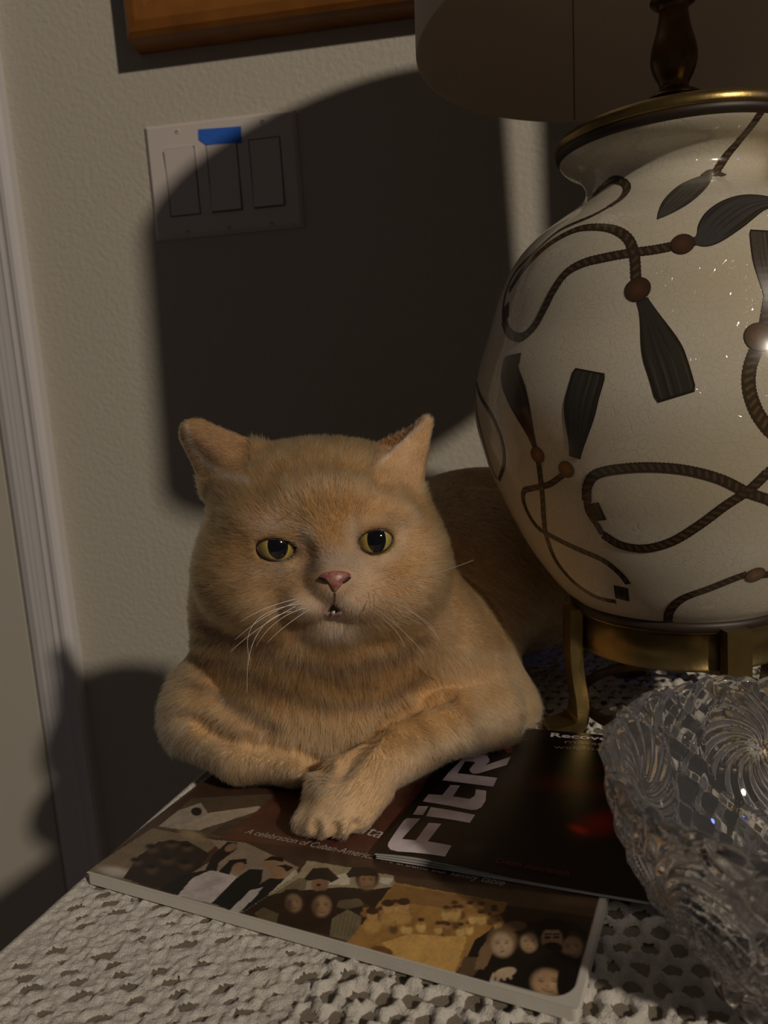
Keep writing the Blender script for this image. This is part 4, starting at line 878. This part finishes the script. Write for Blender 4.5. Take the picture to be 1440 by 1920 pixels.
def coat(P):
    px, py = project(P); c = np.tile(GINGER, px.shape + (1,)).astype(float)
    n = noise2(px / 22, py / 22) + 0.5 * noise2(px / 9 + 40, py / 9)
    def mix(m, col):
        nonlocal c; m = np.clip(m, 0, 1)[..., None]; c = c * (1 - m) + col * m
    # forelegs, belly edge and shoulder are paler
    mix(0.75 * sm(1340, 1440, py + 0.15 * np.abs(px - 640)), CREAM)
    mix(0.6 * soft(px, py, 860, 1220, 110, 130), CREAM * np.array([.98, .93, .9]))
    mix(0.55 * soft(px, py, 630, 1540, 110, 70), np.array((0.70, 0.50, 0.30)))
    # throat and chest: deeper ginger, with darker necklaces
    mix(0.85 * soft(px, py, 610, 1265, 190, 85), RUST)
    for pts_, wd_, st_ in (([(352, 1168), (400, 1186), (460, 1204), (520, 1212)], 7, .75), ([(420, 1196), (520, 1240), (640, 1262), (740, 1240), (800, 1200)], 13, .5), ([(352, 1225), (420, 1250), (500, 1290), (620, 1330), (720, 1320), (800, 1270)], 13, .45),
                           ([(340, 1275), (400, 1300), (470, 1340), (520, 1370)], 12, .5), ([(318, 1330), (380, 1345), (440, 1385)], 11, .45), ([(370, 1100), (420, 1150), (470, 1180)], 10, .45), ([(450, 1215), (480, 1222)], 8, .5),
                           ([(840, 1310), (880, 1340), (900, 1380)], 12, .22), ([(760, 1330), (800, 1370), (815, 1420)], 12, .2), ([(345, 1195), (400, 1215), (450, 1222)], 6, .45), ([(560, 1245), (640, 1285), (700, 1290)], 10, .4)):
        mix(2.1 * st_ * (1 + 0.8 * n) * np.exp(-(seg_d(px, py, pts_) / wd_) ** 2), BROWN * .8)
    # face
    face_ = soft(px, py, 605, 1030, 260, 230, p=6)
    mix(0.35 * face_ * soft(px, py, 480, 1090, 110, 90), GINGER * .85)
    for pts_, wd_, st_ in (([(560, 925), (568, 975), (575, 1000)], 9, .45), ([(600, 850), (600, 900), (598, 960)], 9, .22), ([(630, 850), (632, 900), (630, 940)], 8, .18), ([(560, 850), (552, 900)], 8, .2), ([(672, 940), (668, 985), (660, 1005)], 8, .3), ([(700, 900), (690, 940)], 9, .2),
                           ([(430, 1045), (400, 1075), (385, 1100)], 8, .35), ([(470, 1075), (430, 1110), (400, 1130)], 8, .3), ([(455, 1000), (420, 985)], 7, .3), ([(640, 905), (650, 960)], 8, .2), ([(530, 870), (505, 900)], 10, .25)):
        mix(1.5 * st_ * (1 + 0.8 * n) * np.exp(-(seg_d(px, py, pts_) / wd_) ** 2), BROWN)
    mix(0.6 * soft(px, py, 506, 985, 42, 13, -4), PALE); mix(0.45 * soft(px, py, 500, 965, 40, 14), PALE * np.array([1, .8, .7])); mix(0.6 * soft(px, py, 573, 1008, 16, 22), PALE); mix(0.4 * soft(px, py, 520, 1070, 60, 18), PALE)
    mix(0.6 * soft(px, py, 660, 995, 14, 26), PALE); mix(0.45 * soft(px, py, 720, 1044, 50, 16, -20), PALE); mix(0.45 * soft(px, py, 752, 1000, 16, 30), PALE); mix(.3 * soft(px, py, 705, 975, 40, 10), PALE)
    mix(0.8 * soft(px, py, 626, 1048, 42, 26), GREY); mix(0.7 * soft(px, py, 588, 1062, 28, 16, 20), GREY * .7); mix(0.8 * soft(px, py, 562, 1036, 14, 12), BROWN * .6); mix(0.55 * soft(px, py, 668, 1052, 16, 26), GREY * .85)
    mix(0.75 * soft(px, py, 630, 1130, 78, 40), PALE * np.array([.86, .80, .82])); mix(0.85 * soft(px, py, 630, 1180, 62, 34), PALE); mix(0.4 * soft(px, py, 690, 1080, 50, 30), PALE)
    mix(0.5 * soft(px, py, 560, 1140, 60, 26), PALE * .85)
    # ears: thin fur, pale rim along the lower edge of the left ear
    mix(0.5 * soft(px, py, 400, 830, 60, 40), np.array((0.46, 0.26, 0.16))); mix(0.8 * np.exp(-(seg_d(px, py, [(350, 800), (356, 830), (385, 868), (425, 893), (462, 902)]) / 6) ** 2), PALE)
    mix(0.7 * soft(px, py, 402, 915, 40, 24, 20), BROWN * 1.0)
    mix(0.5 * soft(px, py, 765, 850, 50, 60), np.array((0.60, 0.37, 0.22))); mix(0.8 * soft(px, py, 703, 856, 13, 30, 20), BROWN * .8); mix(.6 * np.exp(-(seg_d(px, py, [(806, 785), (760, 822), (714, 868)]) / 4) ** 2), PALE * .9)  # the narrow brown patch paints shade into the hollow of the right ear
    c = c * (1 + 0.20 * n)[..., None]
    return np.clip(c, 0.01, 1)
CC = coat(CV)
ex_c, ey_c = project(CV)
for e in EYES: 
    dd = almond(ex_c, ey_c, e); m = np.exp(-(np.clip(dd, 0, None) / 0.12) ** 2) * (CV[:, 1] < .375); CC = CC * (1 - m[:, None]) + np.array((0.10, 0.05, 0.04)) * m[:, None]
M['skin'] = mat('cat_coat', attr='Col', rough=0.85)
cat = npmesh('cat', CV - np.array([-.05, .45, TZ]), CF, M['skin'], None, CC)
cat.location = (-.05, .45, TZ); tag(cat, 'chubby ginger tabby cat lying on the book with one paw forward', 'cat')
def catpart(o):
    o.parent = cat; o.location = Vector(o.location) - Vector((-.05, .45, TZ)); return o
# ---- fur as fine hair curves
tri_n = np.cross(CV[CF[:, 1]] - CV[CF[:, 0]], CV[CF[:, 2]] - CV[CF[:, 0]]) + np.cross(CV[CF[:, 2]] - CV[CF[:, 0]], CV[CF[:, 3]] - CV[CF[:, 0]])
area = np.linalg.norm(tri_n, axis=1) / 2; ctr = CV[CF].mean(1); nrm = tri_n / (2 * area[:, None] + 1e-12)
view = -ctr / np.linalg.norm(ctr, axis=1, keepdims=True); fac = (nrm * view).sum(1)
wgt = area * np.where(fac > -0.35, 1.0, 0.06); px_, py_ = project(ctr); isface = (py_ < 1215) & (ctr[:, 1] < .40); wgt *= np.where(isface, 1.9, 1.0) * np.where(ctr[:, 2] < BTOP + 0.0022, 0.0, 1.0)
NH = 250000
idx = rng.choice(len(CF), NH, p=wgt / wgt.sum()); r1, r2 = rng.random((2, NH, 1)); q4 = CV[CF[idx]]
Rt = (q4[:, 0] * (1 - r1) + q4[:, 1] * r1) * (1 - r2) + (q4[:, 3] * (1 - r1) + q4[:, 2] * r1) * r2; Nn = grad(Rt)
hx, hy = project(Rt)
NOSE = (627, 1088); MOUTH = (627, 1143)
ok = np.ones(NH, bool)
for e in EYES: ok &= ~((almond(hx, hy, e) < 0.10) & (Rt[:, 1] < .385))
ok &= ~(((np.abs(hx - NOSE[0]) < 36) & (hy > 1070) & (hy < 1070 + 44 - np.abs(hx - NOSE[0]) * 0.95)) & (Rt[:, 1] < .37))
for q_c in CREASE[:2]: ok &= ~((seg_d(hx, hy + 3, q_c) < 6) & (Rt[:, 1] < .45))
ok &= ~((np.hypot((hx - 627) / 15, (hy - 1142) / 10) < 1) & (Rt[:, 1] < .37))
Rt, Nn, hx, hy = Rt[ok], Nn[ok], hx[ok], hy[ok]; NH = len(Rt)
nose3 = A(627, 1062, .345)
fl_head = Rt - nose3; fl_head /= np.linalg.norm(fl_head, axis=1, keepdims=True)
fl_head[:, 1] += 0.35
mz = soft(hx, hy, 628, 1150, 90, 55)[:, None]; fl_head = fl_head * (1 - 0.5 * mz) + np.stack([(hx - 628) / 120, 0 * hx, -np.ones(NH)], 1) * 0.5 * mz
hair_c = np.stack([(hx - 620) / 320 * 0.9, -0.15 + 0 * hx, -1 + 0 * hx], 1)
lp = (hy > 1395) | (hx > 820) & (hy > 1330)
legdir = np.stack([np.where(hx < 560, -0.1, -0.75) + 0 * hx, np.where(hx < 560, -0.2, -0.55), -0.55 + 0 * hx], 1)
wl_ = (sm(1380, 1450, hy - 0.10 * (hx - 600)) * np.where(Rt[:, 1] < .42, 1, .3))[:, None]
bd = hair_c * (1 - wl_) + legdir * wl_
wh = (1 - sm(1175, 1225, hy + 20 * noise2(hx / 40, hy / 40)))[:, None] * np.where(Rt[:, 1] < .47, 1, 0)[:, None]
earL = ((hx < 470) & (hy < 900)) ; earR = (hx > 700) & (hy < 915)
fl = fl_head * wh + bd * (1 - wh)
fl[earL] = np.array([-0.9, 0.2, 0.1]); fl[earR] = np.array([0.5, 0.1, 0.85])
clump = np.stack([noise2(hx / 14, hy / 14), noise2(hx / 14 + 60, hy / 14), noise2(hx / 14, hy / 14 + 60)], 1)
fl = fl + np.where(hy > 1380, 0.35, 0.7)[:, None] * clump + rng.normal(0, 0.13, (NH, 3))
fl -= Nn * (fl * Nn).sum(1, keepdims=True); fl /= np.linalg.norm(fl, axis=1, keepdims=True) + 1e-9
near = np.hypot(hx - 627, (hy - 1090) * 1.0)
eyed = np.minimum(*[np.hypot(hx - e[0], hy - e[1]) for e in EYES])
L0 = np.where(wh[:, 0] > .5, 0.0026 + 0.0042 * sm(50, 210, near), 0.0082) ; L0 = np.where(wh[:, 0] > .5, np.minimum(L0, 0.0020 + 0.0045 * sm(30, 110, eyed)), L0)
L0 = np.where(hy > 1400, 0.0062, L0); L0 = np.where((hy > 1480) & (hx > 530), 0.0036, L0); L0 = np.where(earL | earR, 0.0030, L0)
L0 = np.where((np.abs(hx - 628) < 90) & (hy > 1165) & (hy < 1215) & (wh[:, 0] > .3), 0.0062, L0)
L0 = L0 * rng.uniform(0.6, 1.2, NH); lift = np.where(wh[:, 0] > .5, 0.42, np.where(hy > 1400, 0.30, 0.46)) * rng.uniform(0.6, 1.4, NH)
K = 5; tt = np.linspace(0, 1, K)[None, :, None]
bend = (lift[:, None, None] * tt - 0.28 * lift[:, None, None] * tt ** 2)
PTS = Rt[:, None] + L0[:, None, None] * (fl[:, None] * tt + Nn[:, None] * bend) - Nn[:, None] * 0.0003
PTS[..., 2] = np.maximum(PTS[..., 2], BTOP + 0.0006)
hc = bpy.data.hair_curves.new('fur'); hc.add_curves([K] * NH)
hc.position_data.foreach_set('vector', (PTS - np.array([-.05, .45, TZ])).astype(np.float32).ravel())
ra = hc.attributes.get('radius') or hc.attributes.new('radius', 'FLOAT', 'POINT')
w0_ = np.where(wh[:, 0] > .5, 0.000095, 0.000120); rad_ = w0_[:, None] * np.array([1.0, 0.95, 0.8, 0.5, 0.12])[None]; ra.data.foreach_set('value', rad_.astype(np.float32).ravel())
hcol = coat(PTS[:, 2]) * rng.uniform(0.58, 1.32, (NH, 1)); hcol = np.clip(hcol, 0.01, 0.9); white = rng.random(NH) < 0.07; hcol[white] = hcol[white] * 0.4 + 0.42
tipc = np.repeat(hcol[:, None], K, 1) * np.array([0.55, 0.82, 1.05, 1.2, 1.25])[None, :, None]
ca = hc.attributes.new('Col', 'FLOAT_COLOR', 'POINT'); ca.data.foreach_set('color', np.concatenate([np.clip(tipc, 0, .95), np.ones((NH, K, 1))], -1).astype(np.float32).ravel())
fm = bpy.data.materials.new('fur_hair'); fm.use_nodes = True; nt = fm.node_tree; nt.nodes.remove(nt.nodes['Principled BSDF'])
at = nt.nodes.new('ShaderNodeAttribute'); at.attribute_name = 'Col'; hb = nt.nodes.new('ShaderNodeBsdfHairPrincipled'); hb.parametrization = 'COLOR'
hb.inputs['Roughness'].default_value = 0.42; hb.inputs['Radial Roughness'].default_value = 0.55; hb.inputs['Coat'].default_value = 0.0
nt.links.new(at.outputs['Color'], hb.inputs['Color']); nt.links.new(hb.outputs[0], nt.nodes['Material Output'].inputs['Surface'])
hc.materials.append(fm); fo = bpy.data.objects.new('fur', hc); C.objects.link(fo); fo.parent = cat; fo['kind'] = 'stuff'
# ---- eyes
def eyeball(e, pup, gaze):
    s = surf(np.array([e[0] - e[2] * 1.25, e[0] + e[2] * 1.25, e[0], e[0]]), np.array([e[1], e[1], e[1] - e[3] * 1.6, e[1] + e[3] * 1.5])); dist = np.linalg.norm(s, axis=1).mean()
    d = rays(e[0] + gaze[0], e[1] + gaze[1]); R_ = 0.0112; cen = d * (dist + R_ - 0.0012)
    fwd = -d; rt = np.cross([0, 0, 1], fwd); rt /= np.linalg.norm(rt); up = np.cross(fwd, rt)
    th = np.concatenate([np.linspace(0, 1.1, 60), np.linspace(1.15, np.pi, 14)]); ph = np.linspace(0, 2 * np.pi, 64, endpoint=False)
    T_, P_ = np.meshgrid(th, ph, indexing='ij'); rr = R_ * (1 + 0.05 * np.exp(-(T_ / 0.55) ** 2))
    V = cen + rr[..., None] * (np.cos(T_)[..., None] * fwd + np.sin(T_)[..., None] * (np.cos(P_)[..., None] * rt + np.sin(P_)[..., None] * up))
    a_, b_ = pup; q = np.sqrt((np.sin(T_) * np.cos(P_) / a_) ** 2 + (np.sin(T_) * np.sin(P_) / b_) ** 2)
    iris = sm(0.93, 1.03, q); rad = np.clip((np.sin(T_)) / 0.85, 0, 1)
    streak = 0.5 + 0.5 * noise2(P_ * 16, rad * 3) + 0.35 * noise2(P_ * 45, rad * 5)
    yc = np.array((0.42, 0.32, 0.085)) * (0.75 + 0.5 * streak)[..., None]; yc = yc * (1 - 0.35 * sm(.55, .9, rad)[..., None]) + np.array((0.26, 0.26, 0.08)) * 0.35 * sm(1.3, 1.0, q)[..., None]
    col = np.array((0.004, 0.004, 0.005)) * (1 - iris[..., None]) + yc * iris[..., None]; lim = sm(0.90, 0.97, np.sin(T_)); col = col * (1 - lim[..., None]) + np.array((0.03, 0.02, 0.012)) * lim[..., None]
    n = len(th); i = np.arange(n - 1)[:, None]; j = np.arange(64)[None]; q4_ = np.stack([i * 64 + j, i * 64 + (j + 1) % 64, (i + 1) * 64 + (j + 1) % 64, (i + 1) * 64 + j], -1).reshape(-1, 4)
    o = npmesh('eye', V.reshape(-1, 3), q4_, M['eye'], None, col.reshape(-1, 3)); o['label'] = 'yellow-olive eye with a large dark pupil'; catpart(o)
    # lid margin
    a = np.linspace(0, 2 * np.pi, 60); t = math.radians(e[4]); u, v = e[2] * np.sign(np.cos(a)) * np.abs(np.cos(a)) ** .95, e[3] * np.sign(np.sin(a)) * np.abs(np.sin(a)) ** 1.05; v = np.where(v < 0, v / (1.15 + e[5]), v)
    lx, ly = e[0] + u * math.cos(t) - v * math.sin(t), e[1] + u * math.sin(t) + v * math.cos(t)
    dl = rays(lx, ly); oc = (dl @ cen); disc = np.clip(oc ** 2 - (cen @ cen - (R_ + .0003) ** 2), 0, None); tl_ = oc - np.sqrt(disc)
    catpart(tube('eyelid', dl * (tl_ - 0.0001)[:, None], 0.00055, M['lid'], None, 8))
M['eye'] = mat('wet_eye', attr='Col', rough=0.06, Coat_Weight=1.0, Coat_Roughness=0.01)
M['lid'] = mat('dark_lid_skin', (0.055, 0.028, 0.022), 0.35)
eyeball(EYES[0], (0.44, 0.60), (2, -4)); eyeball(EYES[1], (0.40, 0.60), (2, -2))
# ---- nose leather, nostrils, mouth, tooth
def relief(name, outline, h, m, n=26, lift=0.0004, label=None, push=0.0):
    ox = np.array([p[0] for p in outline], float); oy = np.array([p[1] for p in outline], float); cx, cy = ox.mean(), oy.mean()
    cu = catmull(list(zip(ox, oy)) + [(ox[0], oy[0])], 5)[:-1]; rs = np.linspace(0, 1, 8); px = cx + (cu[:, 0][None] - cx) * rs[:, None]; py = cy + (cu[:, 1][None] - cy) * rs[:, None]
    P = surf(px, py); N_ = grad(P); k = (1 - rs ** 3)[:, None, None]; P = P + N_ * (lift + h * k) - N_ * (rs[:, None, None] == 1) * 0.0008
    nc = len(cu); i = np.arange(7)[:, None]; j = np.arange(nc)[None]; q = np.stack([i * nc + j, i * nc + (j + 1) % nc, (i + 1) * nc + (j + 1) % nc, (i + 1) * nc + j], -1).reshape(-1, 4)
    o = npmesh(name, P.reshape(-1, 3), q, m); catpart(o)
    if label: o['label'] = label
    return o
M['nose'] = mat('nose_leather', (0.44, 0.19, 0.15), 0.35, noise=(500, (0.24, 0.085, 0.065), 0.15), bump=(1500, 0.0001, 2))
M['nostril'] = mat('nostril_dark', (0.015, 0.006, 0.005), 0.6)
M['lip'] = mat('pink_lip', (0.42, 0.25, 0.21), 0.4); M['tooth'] = mat('tooth', (0.8, 0.76, 0.7), 0.2)
relief('nose', [(596, 1082), (604, 1075), (620, 1071), (640, 1070), (655, 1074), (659, 1080), (650, 1088), (642, 1096), (634, 1106), (628, 1110), (622, 1104), (616, 1094), (605, 1088)], 0.0011, M['nose'], lift=0.0006, label='pink nose with small dark freckles')
for o_ in ([(598, 1083), (606, 1082), (615, 1086), (619, 1093), (611, 1091), (603, 1087)], [(657, 1082), (650, 1082), (643, 1087), (640, 1093), (648, 1091), (654, 1086)]): relief('nostril', o_, 0.0002, M['nostril'], lift=0.0014)
relief('mouth', [(618, 1141), (622, 1136), (628, 1133), (634, 1138), (638, 1144), (630, 1146), (622, 1144)], 0.0001, M['nostril'], lift=0.0010, label='small open dark mouth')
relief('lower_lip', [(607, 1150), (616, 1145), (630, 1147), (643, 1147), (640, 1155), (628, 1160), (614, 1158)], 0.0008, M['lip'], lift=0.0007)
relief('tooth', [(623, 1143), (629, 1142), (630, 1147), (625, 1148)], 0.0004, M['tooth'], lift=0.0018)
tube_p = surf(np.full(8, 628.) + np.array([0, 1, 0, 0, 1, 0, 0, 0]), np.linspace(1110, 1134, 8)); catpart(tube('philtrum', tube_p + grad(tube_p) * 0.0006, 0.0003, mat('philtrum_skin', (0.16, 0.07, 0.06), 0.6), None, 6))
# ---- whiskers
M['whisker'] = mat('whisker', (0.95, 0.92, 0.86), 0.3)
def whisker(p0, p1, p2, out=0.03, r=0.00018):
    a = surf(np.array([p0[0]]), np.array([p0[1]]))[0]; d0 = np.linalg.norm(a); b = rays(*p1) * (d0 - out * 0.7); c = rays(*p2) * (d0 - out * 0.9)
    t = np.linspace(0, 1, 22)[:, None]; m_ = 2 * b - 0.5 * (a + c); P = (1 - t) ** 2 * a + 2 * t * (1 - t) * m_ + t ** 2 * c
    catpart(tube('whisker', P, r * (1 - 0.75 * t[:, 0]), M['whisker'], None, 5))
for w_ in (((690, 1110), (775, 1150), (826, 1205)), ((700, 1114), (780, 1152), (815, 1185)), ((688, 1126), (745, 1150), (790, 1170)), ((686, 1132), (735, 1165), (795, 1225)), ((684, 1138), (730, 1170), (760, 1214)), 
           ((560, 1128), (500, 1155), (440, 1200)), ((556, 1136), (490, 1175), (432, 1222)), ((566, 1132), (480, 1165), (470, 1240)), ((572, 1140), (520, 1165), (480, 1212)), ((580, 1144), (540, 1170), (500, 1206)), ((552, 1124), (500, 1140), (452, 1165)), ((548, 1146), (482, 1190), (464, 1300)),
           ((700, 1105), (800, 1080), (888, 1050)), ((548, 960), (545, 940), (534, 920))): whisker(*w_, out=0.042 if w_[0][0] > 640 else 0.03, r=0.00015)
# ------------------------------------------------------------------ lift the scene so that the floor is z = 0
for o in list(C.objects):
    if o.parent is None: o.location.z += LIFT
